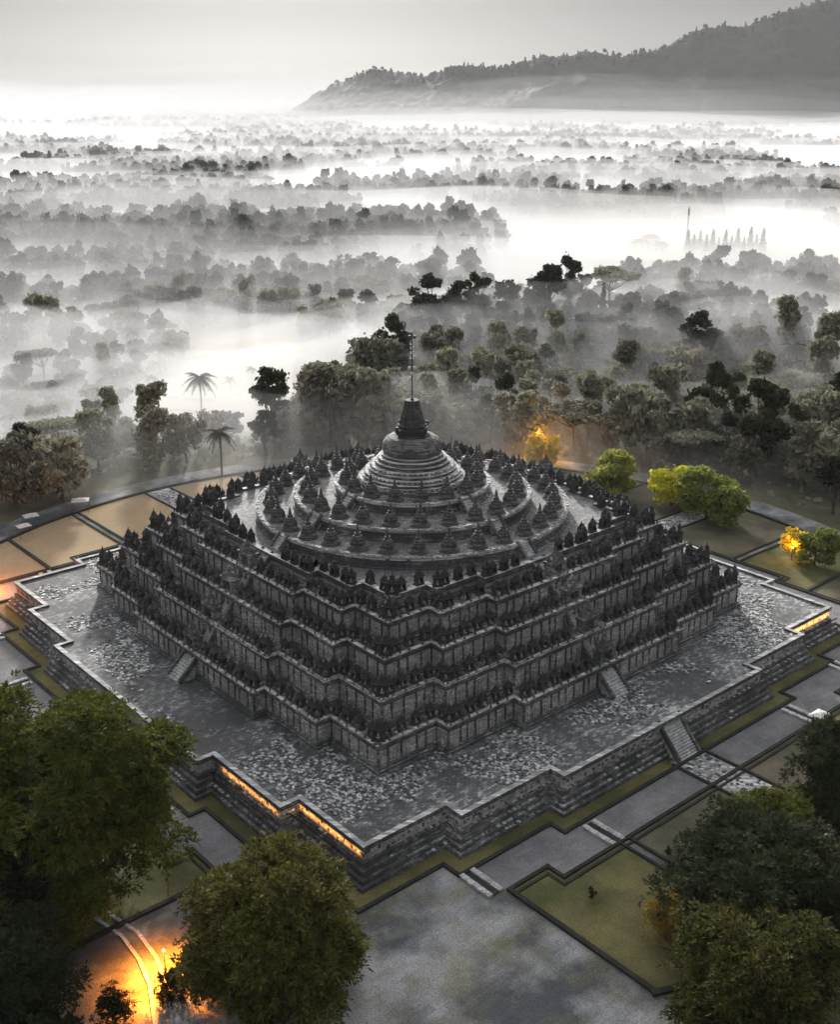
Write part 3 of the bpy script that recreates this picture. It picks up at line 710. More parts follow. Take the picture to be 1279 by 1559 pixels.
# ------------------------------------------------------------------ trees
def leaves(P, N, size, seed, aspect=0.55):
    """one diamond leaf-clump per point P with facing N"""
    g = np.random.default_rng(seed); n = len(P)
    N = N + g.normal(0, 0.75, (n, 3)); N /= np.linalg.norm(N, axis=1, keepdims=True) + 1e-9
    A = np.cross(N, g.normal(0, 1, (n, 3))); A /= np.linalg.norm(A, axis=1, keepdims=True) + 1e-9
    B = np.cross(N, A); s = (size * g.uniform(0.5, 1.6, n))[:, None]
    V = np.stack([P - A * s, P + B * s * aspect + N * s * 0.15, P + A * s, P - B * s * aspect + N * s * 0.15], 1).reshape(-1, 3)
    F = np.arange(n * 4).reshape(-1, 4)
    return V, F
def crown_pts(kind, n, seed):
    """unit-ish crown (height 0..1 of crown, radius ~0.5), returns points and normals plus lobes"""
    g = np.random.default_rng(seed); lobes = []
    if kind == 'round':
        for i in range(26):
            a = g.uniform(0, 2 * pi); zz = g.uniform(0.05, 0.88); rr = 0.40 * math.sqrt(max(0.05, 1 - ((zz - 0.42) / 0.60) ** 2)) * g.uniform(0.55, 1.05)
            lobes.append((rr * cos(a), rr * sin(a), zz, g.uniform(0.10, 0.19), g.uniform(0.09, 0.15)))
    elif kind == 'fine':
        for i in range(120):
            a = g.uniform(0, 2 * pi); zz = g.uniform(0.02, 0.93); f_ = g.uniform(0.35, 1.0) ** 0.5
            rr = 0.45 * math.sqrt(max(0.04, 1 - (abs(zz - 0.38) / 0.62) ** 2.3)) * f_ * (1 + 0.24 * sin(3 * a + seed) + 0.2 * sin(5 * a + 9 * zz)) * (1.18 if i % 11 == 0 else 1.0)
            lobes.append((rr * cos(a), rr * sin(a), zz, g.uniform(0.05, 0.13), g.uniform(0.035, 0.085)))
    elif kind == 'tall':
        for i in range(22):
            a = g.uniform(0, 2 * pi); zz = g.uniform(0.0, 0.94); rr = 0.26 * (1 - zz * 0.5) * g.uniform(0.3, 1.1)
            lobes.append((rr * cos(a), rr * sin(a), zz, g.uniform(0.09, 0.16), g.uniform(0.06, 0.12)))
    elif kind == 'flat':
        for i in range(18):
            a = g.uniform(0, 2 * pi); rr = 0.5 * math.sqrt(g.uniform(0, 1)); lobes.append((rr * cos(a), rr * sin(a), 0.75 - rr * 0.4 + g.uniform(-.12, .12), g.uniform(0.12, 0.2), g.uniform(0.06, 0.1)))
    elif kind == 'clumpy':
        for i in range(13):
            a = g.uniform(0, 2 * pi); zz = g.uniform(0.1, 0.95); rr = 0.36 * g.uniform(0.2, 1.1) * math.sqrt(max(0.1, 1 - (zz - 0.5) ** 2 * 2.5))
            lobes.append((rr * cos(a), rr * sin(a), zz, g.uniform(0.09, 0.17), g.uniform(0.08, 0.12)))
    elif kind == 'cone':
        for i in range(24):
            zz = i / 24; a = i * 2.4; rr = 0.26 * (1 - zz) * g.uniform(0.5, 1.0); lobes.append((rr * cos(a), rr * sin(a), zz, 0.05 + 0.14 * (1 - zz), 0.05))
    w_ = np.array([l[3] ** 2 for l in lobes]); w_ /= w_.sum()
    idx = g.choice(len(lobes), n, p=w_); L = np.array(lobes)[idx]
    D = g.normal(0, 1, (n, 3)); D /= np.linalg.norm(D, axis=1, keepdims=True)
    D[:, 2] = np.where((D[:, 2] < -0.3) & (g.random(n) < 0.6), -D[:, 2], D[:, 2])
    rr = g.uniform(0.62, 1.08, n)[:, None] ** 0.7 * (1 + 0.12 * g.normal(0, 1, (n, 1))) * np.where(g.random((n, 1)) < 0.14, g.uniform(1.1, 1.6, (n, 1)), 1.0)
    P = L[:, :3] + D * np.stack([L[:, 3], L[:, 3], L[:, 4]], 1) * rr
    return P, D, lobes
def trunk_mb(kind, h, ch, wd, lobes, seed, nl=7, rad=None):
    """tapered trunk from 0 to crown with limbs to some lobes"""
    g = random.Random(seed); m = MB(); z0 = h - ch; r0 = rad or h * 0.025
    top = h - ch * (0.35 if kind != 'cone' else 0.05)
    bend = (g.uniform(-.03, .03) * h, g.uniform(-.03, .03) * h)
    m.tube([(0, 0, -1.0), (0, 0, 0.4), (bend[0] * .5, bend[1] * .5, z0 * 0.6), (bend[0], bend[1], z0 + ch * 0.15), (0, 0, top)], [r0 * 1.5, r0 * 1.15, r0, r0 * 0.85, r0 * 0.35], 8)
    for i in range(min(nl, len(lobes))):
        l = lobes[i]; e = Vector((l[0] * wd, l[1] * wd, z0 + l[2] * ch)); s = Vector((bend[0], bend[1], z0 * 0.75 + min(l[2], .5) * ch * 0.4))
        mid = s.lerp(e, 0.5) + Vector((0, 0, -0.05 * ch))
        m.tube([s, mid, e], [r0 * 0.5, r0 * 0.32, r0 * 0.12], 5)
    return m
def tree_meshes(name, kind, h, ch, wd, n, ls, mat, seed, bark='bark', nl=7, rad=None):
    P, D, lobes = crown_pts(kind, n, seed)
    P = P * np.array([wd, wd, ch]) + np.array([0, 0, h - ch])
    V, F = leaves(P, D, ls, seed + 1)
    cme = np_mesh('crown', V, F, [M[mat]])
    tme = trunk_mb(kind, h, ch, wd, lobes, seed, nl, rad).mesh('trunk', [M[bark]])
    return (cme, tme, (V, F))
def plant(name, meshes, x, y, s=1.0, rz=0.0, z=None, sz=None):
    r = empty(name, (x, y, float(H(x, y)) if z is None else z), rz); r.scale = (s, s, sz or s)
    link('crown', meshes[0], r); link('trunk', meshes[1], r); return r

# --- big trees in the foreground: name, label, (x, y), height, crown height, width, leaves
def sprig_leaves(P, D, size, seed, per=9, twig=0.85):
    """drooping twigs, each with a fan of leaves, leaving gaps between the tufts"""
    g = np.random.default_rng(seed); n = len(P)
    T = D * np.array([1, 1, 0.5]) + g.normal(0, 0.35, (n, 3)) + np.array([0, 0, 0.15]); T /= np.linalg.norm(T, axis=1, keepdims=True)
    S = np.cross(T, np.array([0, 0, 1.0]) + g.normal(0, 0.2, (n, 3))); S /= np.linalg.norm(S, axis=1, keepdims=True) + 1e-9
    U = np.cross(S, T); L = twig * g.uniform(0.6, 1.5, (n, 1)); Vs_ = []
    for k_ in range(per):
        f = (k_ + 0.5) / per; sg = 1 if k_ % 2 else -1
        C = P + T * L * f + np.array([0, 0, -1]) * L * f * f * 0.55
        ax = T * (0.35 + 0.5 * f) + S * sg * (0.9 - 0.6 * f) + U * g.normal(0, 0.25, (n, 1)) + g.normal(0, 0.15, (n, 3)); ax /= np.linalg.norm(ax, axis=1, keepdims=True)
        sd = np.cross(ax, U + g.normal(0, 0.3, (n, 3))); sd /= np.linalg.norm(sd, axis=1, keepdims=True) + 1e-9
        s_ = size * g.uniform(0.7, 1.4, (n, 1)); dr = np.array([0, 0, -0.25]) * s_
        Vs_.append(np.stack([C, C + ax * s_ + sd * s_ * 0.42, C + ax * s_ * 2.1 + dr, C + ax * s_ - sd * s_ * 0.42], 1))
    V = np.stack(Vs_, 1).reshape(-1, 3); return V, np.arange(len(V)).reshape(-1, 4)
def near_tree(label, x, y, h, ch, wd, n, ls, mat, seed, kind='round', cat='tree', name='broadleaf_tree', bark='bark'):
    if kind == 'fine':
        P, D, lobes = crown_pts(kind, n // 10, seed); P = P * np.array([wd, wd, ch]) + np.array([0, 0, h - ch])
        V, F = sprig_leaves(P, D, ls * 0.98, seed + 1, 8, 0.95 if h > 7 else 0.4)
        me = (np_mesh('crown', V, F, [M[mat]]), trunk_mb(kind, h, ch, wd, lobes, seed, 40, h * 0.022).mesh('trunk', [M[bark]]), None)
    else: me = tree_meshes(name, kind, h, ch, wd, n, ls, mat, seed, bark, 16)
    o = plant(name, me, x, y, 1.0, seed * 0.7); return tag(o, label, cat)

near_tree('tall olive-green tree filling the left edge in front of the temple base', -39.0, -74, 25, 23, 23, 120000, 0.30, 'leaf_near', 11, 'fine')
near_tree('dark green tree low at the left edge beside the tall olive tree', -47.0, -86, 18, 16, 17, 34000, 0.28, 'leaf_dark', 12, 'fine')
near_tree('round gold-tipped tree at the bottom just left of the middle', -13.0, -89.5, 17.5, 16.5, 16.0, 90000, 0.26, 'leaf_near2', 13, 'fine')
near_tree('dark tree in the bottom left corner with a ragged edge', -38.5, -97, 14, 13, 14.5, 40000, 0.25, 'leaf_dark', 14, 'fine')
near_tree('broad dark olive tree at the right edge behind the lighter one', 37.8, -81, 13.5, 12.8, 18.5, 80000, 0.28, 'leaf_dark', 15, 'fine')
near_tree('dense tree with brighter leaf tips in the bottom right corner', 33.5, -95, 14, 13, 14.5, 75000, 0.24, 'leaf_near2', 16, 'fine')
near_tree('small yellow-green tree on the lawn behind the broad right tree', 42.5, -68, 9, 8.5, 9.5, 24000, 0.26, 'leaf_near', 17, 'fine')
near_tree('dark green tree on the right edge under the white canopy', 53, -62, 14.5, 13.5, 12, 36000, 0.28, 'leaf_dark', 18, 'fine')
near_tree('small amber bush-like tree at the left foot of the right tree group', 28.0, -81.0, 6.0, 5.6, 4.2, 6000, 0.16, 'leaf_gold', 19, 'fine')
near_tree('thin dark sapling against the orange glow at the bottom edge', -23.8, -90.5, 4.2, 3.9, 2.4, 3000, 0.14, 'leaf_dark', 20, 'fine', name='sapling')
near_tree('second dark sapling left of the glow at the bottom edge', -28.8, -93, 4.5, 4.1, 3.4, 3500, 0.14, 'leaf_dark', 21, 'fine', name='sapling')

for x_, y_, h_, lb in ((21.0, -74.3, 1.6, 'tiny dark shrub alone on the olive lawn left of the broad right tree'), (31.4, -66.5, 1.3, 'tiny dark shrub on the brown lawn behind the broad right tree'),
                       (45.5, -55.0, 1.2, 'tiny dark shrub on the lawn below the wide stone walk')):
    near_tree(lb, x_, y_, h_, h_ * 0.85, h_ * 0.9, 260, 0.11, 'leaf_dark', int(x_) + 300, 'clumpy', 'shrub', 'lawn_shrub')

# --- shared variants for the woods
VAR = {}
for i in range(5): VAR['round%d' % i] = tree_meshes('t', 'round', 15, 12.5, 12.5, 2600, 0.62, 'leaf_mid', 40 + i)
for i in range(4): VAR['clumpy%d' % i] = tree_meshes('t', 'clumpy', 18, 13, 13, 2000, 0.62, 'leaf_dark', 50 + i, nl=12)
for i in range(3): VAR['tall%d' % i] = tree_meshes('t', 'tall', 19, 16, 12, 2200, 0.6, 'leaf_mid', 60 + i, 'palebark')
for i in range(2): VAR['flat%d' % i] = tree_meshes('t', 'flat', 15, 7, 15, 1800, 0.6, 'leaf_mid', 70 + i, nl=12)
VAR['cypress'] = tree_meshes('t', 'cone', 16, 15, 9, 1800, 0.5, 'leaf_dark', 80)
VAR['lime'] = tree_meshes('t', 'round', 11, 9.5, 12, 3800, 0.45, 'leaf_lime', 81)
VAR['yellow'] = tree_meshes('t', 'round', 10, 8.5, 11, 3800, 0.42, 'leaf_yellow', 82)
VAR['amber'] = tree_meshes('t', 'round', 8, 7, 8, 3000, 0.4, 'leaf_amber', 83)
def palm_meshes(h, fr, seed):
    g = random.Random(seed); t = MB()
    t.tube([(0, 0, -1), (0.1, 0, h * 0.3), (0.35, 0.1, h * 0.65), (0.3, 0.1, h)], [0.32, 0.22, 0.18, 0.16], 7)
    c = MB()
    for i in range(18):
        a = 2 * pi * i / 18 + g.uniform(-.15, .15); up = g.uniform(-0.25, 0.9); n = 9; pts = []
        for j in range(n + 1):
            s = j / n; r_ = fr * s * cos(up * (1 - s) * 0.6); z = h + fr * (s * sin(up) - 0.75 * s * s * (1.1 if up < .5 else .9))
            pts.append(Vector((0.3 + r_ * cos(a), 0.1 + r_ * sin(a), z)))
        side = Vector((-sin(a), cos(a), 0))
        c.tube(pts, [0.05] * len(pts), 3)
        for j in range(1, n + 1):
            for q in range(2):
                p = pts[j - 1].lerp(pts[j], 0.5 * q + 0.25); w_ = fr * 0.20 * math.sin(pi * min(0.97, (j - .5 + .5 * q) / n + 0.08)) + 0.15
                d = (pts[j] - pts[j - 1]).normalized()
                for sg in (-1, 1):
                    tip = p + side * sg * w_ + d * w_ * 0.5 + Vector((0, 0, -w_ * 0.45))
                    c.add([p - d * 0.11, p + d * 0.11, tip + d * 0.03, tip - d * 0.03], [(0, 1, 2, 3)], 0)
    return (c.mesh('crown', [M['leaf_dark']]), t.mesh('trunk', [M['bark']]), None)
PALM = [palm_meshes(15, 4.2, 1), palm_meshes(11, 4.0, 2)]

# world <- approximate view ray, evaluated on the real terrain
F0, P0 = 1728.0, R(20)
def at(px_, py_, zoff=0.0):
    a = (px_ - 639.5) / F0; b = -(py_ - 779.5) / F0
    d = (a, cos(P0) + b * sin(P0), -sin(P0) + b * cos(P0)); z = -6.0
    for _ in range(25):
        t = (z + zoff - 86) / d[2]; x, y = 1.3 + t * d[0], -181.2 + t * d[1]; z = 0.5 * z + 0.5 * float(H(x, y))
    return x, y
def special(name, key, px_, py_, s, label, cat='tree', group=None, rz=0.0, sz=None):
    x, y = at(px_, py_); me = VAR[key] if isinstance(key, str) else key
    o = plant(name, me, x, y, s, rz, None, sz); tag(o, label, cat, group); taken.append((x, y, 5 * s)); return o
taken = []
# palms
special('palm_tree', PALM[0], 308, 668, 1.25, 'tall coconut palm standing alone against the pale rice field', 'palm tree')
special('palm_tree', PALM[1], 338, 725, 1.0, 'shorter palm with drooping fronds at the foot of the temple left shoulder', 'palm tree', rz=1)
special('palm_tree', PALM[0], 236, 625, 0.75, 'thin misty palm among pale trees left of the rice field', 'palm tree', rz=2)
special('palm_tree', PALM[1], 1203, 590, 1.2, 'palm on the right-hand hillside below the crest', 'palm tree', rz=3)
special('palm_tree', PALM[1], 205, 545, 1.0, 'faint palm left of the round tree above the misty slope', 'palm tree', rz=4)
for i, (a_, b_) in enumerate(((63, 432), (28, 418), (385, 600), (352, 605))): special('palm_tree', PALM[i % 2], a_, b_, 1.0 if i < 2 else 0.6, ['small palm silhouette at the far left edge of the valley', 'second small palm silhouette at the far left edge', 'rightmost thin palm standing in the rice field mist', 'leftmost thin palm standing in the rice field mist'][i], 'palm tree', rz=i)
# dark silhouettes along the crest behind the stupa
for i, (a_, b_, s_, kk, lb) in enumerate((
        (1064, 575, 1.15, 'clumpy2', 'dark leaning tree halfway down the misty hillside'),
        (575, 625, 1.6, 'round3', 'large dark misty tree directly behind the left of the stupa spire'), (505, 680, 1.5, 'round4', 'round grey-green tree left of the stupa behind the skyline pinnacles'),
        (560, 380, 1.5, 'clumpy0', 'faint tree clump rising from the white valley mist'), (545, 440, 1.2, 'round0', 'small dome-shaped tree in the mist above the valley'),
        (68, 520, 1.35, 'round1', 'dark tree at left above the terraced slope'), (105, 535, 1.25, 'round2', 'lower dark tree beside the left slope tree'), (245, 530, 0.8, 'flat1', 'small dark umbrella tree left of the pale field'),
        (95, 765, 1.0, 'round3', 'round dark tree at the left edge of the dry lawn'), (25, 775, 1.15, 'round4', 'dark round tree at the far left beside the dry lawn'), (240, 715, 1.15, 'tall0', 'tall dense grey tree in front of the tall palm'),
        (285, 705, 0.9, 'round0', 'darker low tree just left of the tall palm'))):
    special('broadleaf_tree', kk, a_, b_, s_, lb, 'tree', rz=i * 1.3)
for px_, wy, s_, sz_, kk, lb in (
        (652, 232, 1.5, 1.15, 'clumpy0', 'broad dark spreading tree left of the others on the crest'), (690, 230, 1.1, 1.0, 'clumpy2', 'rounded dark tree against the broad spreading crest tree'),
        (728, 234, 0.95, 1.05, 'clumpy1', 'slim dark tree second along the crest'), (770, 233, 0.9, 0.9, 'clumpy3', 'short open-crowned tree third along the crest'),
        (812, 232, 0.85, 1.0, 'clumpy2', 'shorter half of the double-crowned dark pair on the crest'), (832, 236, 1.1, 1.2, 'clumpy3', 'tall double-crowned dark tree on the crest'),
        (866, 262, 1.1, 1.3, 'clumpy1', 'pale misty tall tree behind the crest'), (927, 258, 1.2, 1.35, 'flat0', 'open umbrella-shaped tree rising out of mist on the crest'),
        (917, 232, 0.7, 1.0, 'cypress', 'pointed dark conifer on the crest in front of the umbrella tree'), (1074, 238, 0.55, 0.5, 'round2', 'small round tree at the top of the bare hill')):
    wx = 1.3 + (px_ - 639.5) * 0.2413 * (wy + 181) / 416; o = plant('broadleaf_tree', VAR[kk], wx, wy, s_, px_ * 0.37, None, sz_); tag(o, lb, 'tree'); taken.append((wx, wy, 6))
special('flowering_tree', 'yellow', 1022, 770, 0.95, 'bright yellow-green tree beside the right rear corner of the temple')
special('broadleaf_tree', 'lime', 930, 760, 1.0, 'pale lime tree peeking over the right rear gallery')
special('broadleaf_tree', 'lime', 1075, 790, 1.05, 'light green tree right of the bright yellow tree', rz=2)
special('broadleaf_tree', 'lime', 1100, 800, 0.85, 'small light green tree below the bright yellow tree', rz=4)
special('flowering_tree', 'amber', 1210, 845, 0.7, 'glowing amber tree at the dark right wood edge')
special('flowering_tree', 'amber', 826, 715, 1.1, 'orange glowing tree just above the temple skyline right of the spire', rz=1)
special('broadleaf_tree', 'clumpy1', 1155, 730, 1.35, 'tall bare-limbed tree with pale branches in the right wood')
special('broadleaf_tree', 'lime', 1240, 860, 0.7, 'small green tree beside the glowing amber tree', rz=5)
ORD = 'first second third fourth fifth sixth seventh eighth ninth tenth eleventh twelfth thirteenth fourteenth fifteenth sixteenth'.split()
# row of cypresses in the distance
for i in range(13):
    x, y = at(1046 + i * 9.5, 385 - (i % 3) * 2); o = plant('cypress_tree', VAR['cypress'], x, y, 0.55 + 0.5 * random.random(), i); tag(o, '%s slim cypress from the left in the distant misty row right of the mast' % ORD[i], 'cypress tree', 'row of distant cypress trees')

# generic woods: candidates over the land, thinned by masks
cand = []
def ok_place(x, y):
    r = math.hypot(x, y)
    if r < 103: return False
    if -94 < x < -32 and 125 < y < 330 and abs(x + 62 + (y - 150) * 0.10) < 30: return False
    for a, b, c in taken:
        if (a - x) ** 2 + (b - y) ** 2 < c * c: return False
    return True
g = np.random.default_rng(5)
def scatter(n, x0, x1, y0, y1, mind, mask, kinds, smin, smax, group):
    pts = []; tries = 0; cell = {}
    while len(pts) < n and tries < n * 40:
        tries += 1; x = g.uniform(x0, x1); y = g.uniform(y0, y1)
        if not mask(x, y) or not ok_place(x, y): continue
        ck = (int(x // mind), int(y // mind)); bad = False
        for i in (-1, 0, 1):
            for j in (-1, 0, 1):
                for q in cell.get((ck[0] + i, ck[1] + j), ()):
                    if (q[0] - x) ** 2 + (q[1] - y) ** 2 < mind * mind: bad = True
        if bad: continue
        cell.setdefault(ck, []).append((x, y)); pts.append((x, y)); cand.append((x, y, kinds[g.integers(len(kinds))], g.uniform(smin, smax), group))
infrustum = lambda x, y: abs(x - 1.3) < (y + 181) * 0.42 + 12
wood = lambda x, y: infrustum(x, y) and fbm(vn1, np.array(x / 60 + 3), np.array(y / 60), 2) > 0.2
crestside = lambda x, y: x > -48 + (y - 75) * 0.25 and wood(x, y) and not (y > 195 and x > 75 and fbm(vn2, np.array(x / 30), np.array(y / 30), 2) > 0.6) and y < 265
RK = ['round0', 'round1', 'round2', 'round3', 'round4', 'round0', 'round2', 'clumpy0', 'tall0', 'tall1', 'clumpy2', 'flat0', 'tall2']
scatter(460, -45, 290, 75, 270, 7.6, lambda x, y: crestside(x, y) and y < 185, RK, 0.7, 1.25, 'A')
scatter(260, -30, 290, 185, 275, 6.5, crestside, RK, 0.38, 0.72, 'A')
scatter(45, 90, 200, -40, 80, 8.5, infrustum, RK, 0.7, 1.05, 'A')
scatter(300, -280, -66, 60, 400, 9.0, lambda x, y: infrustum(x, y) and fbm(vn2, np.array(x / 40 + 3), np.array(y / 40), 2) > 0.34, RK, 0.6, 0.95, 'B')
scatter(36, -90, -24, 108, 150, 8, infrustum, RK, 0.4, 0.65, 'B')
scatter(1300, -420, 460, 280, 760, 10, lambda x, y: infrustum(x, y) and fbm(vn3, np.array(x / 90 + 3), np.array(y / 60), 3) > 0.44 and not (60 < x < 330 and 470 < y < 760), RK, 0.7, 1.15, 'C')
cx0 = math.hypot
cand.sort(key=lambda c: math.hypot(c[0] - 1.3, c[1] + 181) / c[3])
LABEL = {'A': ('misty broadleaf tree in the dense wood behind and right of the temple', 'trees of the wood behind the temple'),
         'B': ('pale misty tree on the low slope left of the temple', 'trees on the left slope'),
         'C': ('faint tree half drowned in valley mist beyond the temple hill', 'trees in the valley mist')}
NIND = 262
def tlabel(x, y, kk, s, gr):
    look = {'roun': 'rounded leafy', 'clum': 'open ragged-crowned', 'tall': 'tall pale-trunked', 'flat': 'flat-topped'}[kk[:4]]
    size = 'small' if s < 0.72 else ('large' if s > 0.95 else 'medium')
    a = (x - 1.3) / (y + 181)
    d = y + 181
    if gr == 'B':
        colm = ['at the picture edge', 'below the far mast', 'beside the lamp post', 'near the pale path', 'left of the tall palm', 'by the tall palm'][int(np.searchsorted([-0.33, -0.30, -0.26, -0.22, -0.19], a))]
        row = ['right behind the lawn', 'low down', 'halfway back', 'far back', 'at the valley rim'][int(np.searchsorted([275, 310, 350, 400], d))]
        return '%s %s tree on the left slope, %s, %s' % (size, look, colm, row)
    colm = ['left of the pale field', 'just left of the spire', 'straight behind the spire', 'just right of the spire', 'beside the orange glow', 'above the pale lime tree', 'above the yellow tree', 'above the light green trees', 'above the amber tree', 'at the right edge'][int(np.searchsorted([-0.16, -0.04, 0.03, 0.08, 0.14, 0.20, 0.25, 0.30, 0.35], a))]
    row = ['first row of the wood', 'low in the wood', 'below mid slope', 'mid slope', 'above mid slope', 'just under the crest', 'on the crest', 'in the mist beyond'][int(np.searchsorted([270, 300, 330, 360, 390, 420, 450], d))]
    return '%s %s tree %s, %s' % (size, look, colm, row)
for x, y, kk, s, gr in cand[:NIND]:
    o = plant('broadleaf_tree', VAR[kk], x, y, s, g.uniform(0, 6.28), None, s * g.uniform(0.85, 1.15)); tag(o, tlabel(x, y, kk, s, gr), 'tree', LABEL[gr][1])
# the rest and the far plain: one object of massed woodland
rest = cand[NIND:]
Vs, Fs = [], []; off = 0
def addinst(V0, F0_, x, y, z, s, a, sz=1.0):
    global off
    ca, sa = cos(a) * s, sin(a) * s
    V = np.stack([V0[:, 0] * ca - V0[:, 1] * sa + x, V0[:, 0] * sa + V0[:, 1] * ca + y, V0[:, 2] * s * sz + z], -1)
    Vs.append(V.astype(np.float32)); Fs.append(F0_ + off); off += len(V)
lod = {}
def lodmesh(kind, h, ch, wd, n, ls, seed):
    P, D, _ = crown_pts(kind, n, seed); P = P * np.array([wd, wd, ch]) + np.array([0, 0, h - ch]); return leaves(P, D, ls, seed, 0.8)
MIDL = [lodmesh(k_, 16, 14, 13, 520, 1.15, 100 + i) for i, k_ in enumerate(('round', 'round', 'clumpy', 'tall', 'flat', 'round'))]
for x, y, kk, s, gr in rest:
    m_ = MIDL[g.integers(len(MIDL))]; addinst(m_[0], m_[1], x, y, float(H(x, y)), s, g.uniform(0, 6.28), g.uniform(0.8, 1.2))
FARL = [lodmesh(k_, 15, 14, 14, 90, 2.3, 200 + i) for i, k_ in enumerate(('round', 'round', 'clumpy', 'tall', 'flat', 'round', 'cone'))]
def farmask(x, y, yy):
    return fbm(vn2, x / (70 + yy * 0.09) + 9, y / (38 + yy * 0.035), 3) > 0.445 + 0.03 * np.sin(x / 300)
cnt = 0
for y0, y1, n in ((560, 900, 1700), (900, 1400, 2300), (1400, 2200, 2800), (2200, 3600, 3600), (3600, 6400, 5000)):
    y = g.uniform(y0, y1, n * 4); x = 1.3 + g.uniform(-1, 1, n * 4) * ((y + 181) * 0.42 + 20)
    m_ = farmask(x, y, y); m_ &= ~((x > 40) & (x < 330) & (y > 540) & (y < 780)); x, y = x[m_][:n], y[m_][:n]
    for a, b in zip(x, y):
        L = FARL[g.integers(len(FARL))]; addinst(L[0], L[1], a, b, -12.5, g.uniform(0.6, 1.15) * (1 + b / 5000), g.uniform(0, 6.28), g.uniform(0.8, 1.35)); cnt += 1
me = np_mesh('distant_woodland', np.concatenate(Vs), np.concatenate(Fs), [M['leaf_far']])
tag(link('distant_woodland', me), 'massed distant woodland fading into white mist across the plain', 'woodland', kind='stuff')

# hillside trees fringing the mountain skyline
Vs, Fs = [], []; off = 0
for i in range(900):
    x = g.uniform(-380, 2000); j = np.interp(x, xs, np.arange(len(xs))); cz = np.interp(x, xs, Zg.max(axis=1)) if False else None
    ii = int(j); row = Zg[ii]; tt = int(np.clip(row.argmax() + g.integers(-5, 4), 0, 89)); L = FARL[g.integers(len(FARL))]
    addinst(L[0], L[1], x, float(Yg[ii, tt]), float(row[tt]) - 6, g.uniform(0.5, 1.15), g.uniform(0, 6.28), g.uniform(0.8, 1.6))
me = np_mesh('ridge_woodland', np.concatenate(Vs), np.concatenate(Fs), [M['leaf_far']])
tag(link('ridge_woodland', me), 'ragged trees along the mountain skyline at upper right', 'woodland', kind='stuff')

# undergrowth
n = 26000; x = g.uniform(-260, 280, n); y = g.uniform(-60, 340, n); r = np.hypot(x, y)
m_ = (r > 103) & (np.abs(x) < (y + 181) * 0.43 + 15) & ~((x > -98) & (x < -30) & (y > 128)) & (fbm(vn1, x / 25, y / 25, 3) > 0.45)
x, y = x[m_], y[m_]; P = np.stack([x, y, H(x, y) + g.uniform(0, 1.6, len(x))], 1)
V, F = leaves(P, np.tile([0, 0, 1.0], (len(P), 1)), 0.9, 5, 0.8)
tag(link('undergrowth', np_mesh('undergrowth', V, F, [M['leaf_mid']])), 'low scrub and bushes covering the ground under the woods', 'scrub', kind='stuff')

# ------------------------------------------------------------------ small built things
def lattice_mast(x, y, h, label, s=1.0):
    m = MB(); b = 1.0 * s
    for i in range(3):
        a = i * 2 * pi / 3; m.tube([(b * cos(a), b * sin(a), -1), (0.2 * cos(a), 0.2 * sin(a), h)], [0.12 * s] * 2, 4)
    for j in range(14):
        z0, z1 = h * j / 14, h * (j + 1) / 14
        for i in range(3):
            a0, a1 = i * 2 * pi / 3, (i + 1) * 2 * pi / 3; q0, q1 = b + (0.2 - b) * j / 14, b + (0.2 - b) * (j + 1) / 14
            m.tube([(q0 * cos(a0), q0 * sin(a0), z0), (q1 * cos(a1), q1 * sin(a1), z1)], [0.07 * s] * 2, 3)
    root = empty('radio_mast', (x, y, float(H(x, y)))); tag(root, label, 'mast'); m.build('lattice_frame', M['metal'], root)
    m = MB()
    for j in range(3): m.box((0, 0.4, h * (0.93 - j * 0.05)), (0.8, 0.5, 1.6)); m.box((0.5, -0.3, h * (0.93 - j * 0.05)), (0.4, 0.4, 1.4))
    m.build('antenna', M['metal'], root)
x, y = at(38, 395); lattice_mast(x, y, 24, 'leaning-looking thin lattice mast at the far left above the misty valley', 1.3)
x, y = at(1044, 385); lattice_mast(x, y, 30, 'thin lattice mast beside the distant cypress row', 0.9)
# stone pillar on the bare hill
x, y = 131.0, 236.0
root = empty('stone_pillar', (x, y, float(H(x, y)))); tag(root, 'dark squat pillar standing alone on the bare hill crest', 'pillar')
m = MB(); m.box((0, 0, 2.4), (1.5, 1.5, 5.2), 0, 0, (1.2, 1.2)); m.box((0, 0, 0.2), (2.1, 2.1, 0.8)); m.build('shaft', M['stone'], root)
m = MB(); m.box((0, 0, 5.2), (2.1, 2.1, 0.4)); m.box((0, 0, 5.7), (1.5, 1.5, 0.6), 0, 0, (0.8, 0.8)); m.build('cap', M['stone'], root)
# floodlight post on the left
x, y = at(77, 742); root = empty('floodlight_post', (x, y, float(H(x, y)))); tag(root, 'slim post with three stacked dark lamp heads at left by the pale path', 'lamp post')
m = MB(); m.tube([(0, 0, -0.5), (0, 0, 8.2)], [0.12, 0.08], 6); m.build('post', M['metal'], root)
for j in range(3):
    m = MB(); m.box((0.25, 0, 8.0 - j * 1.1), (0.9, 1.3, 0.4), 0.2, 0, (0.6, 1.0)); m.tube([(0, 0, 8.0 - j * 1.1), (0.3, 0, 8.0 - j * 1.1)], [0.07, 0.07], 4); m.build('lamp_head', M['metal'], root)
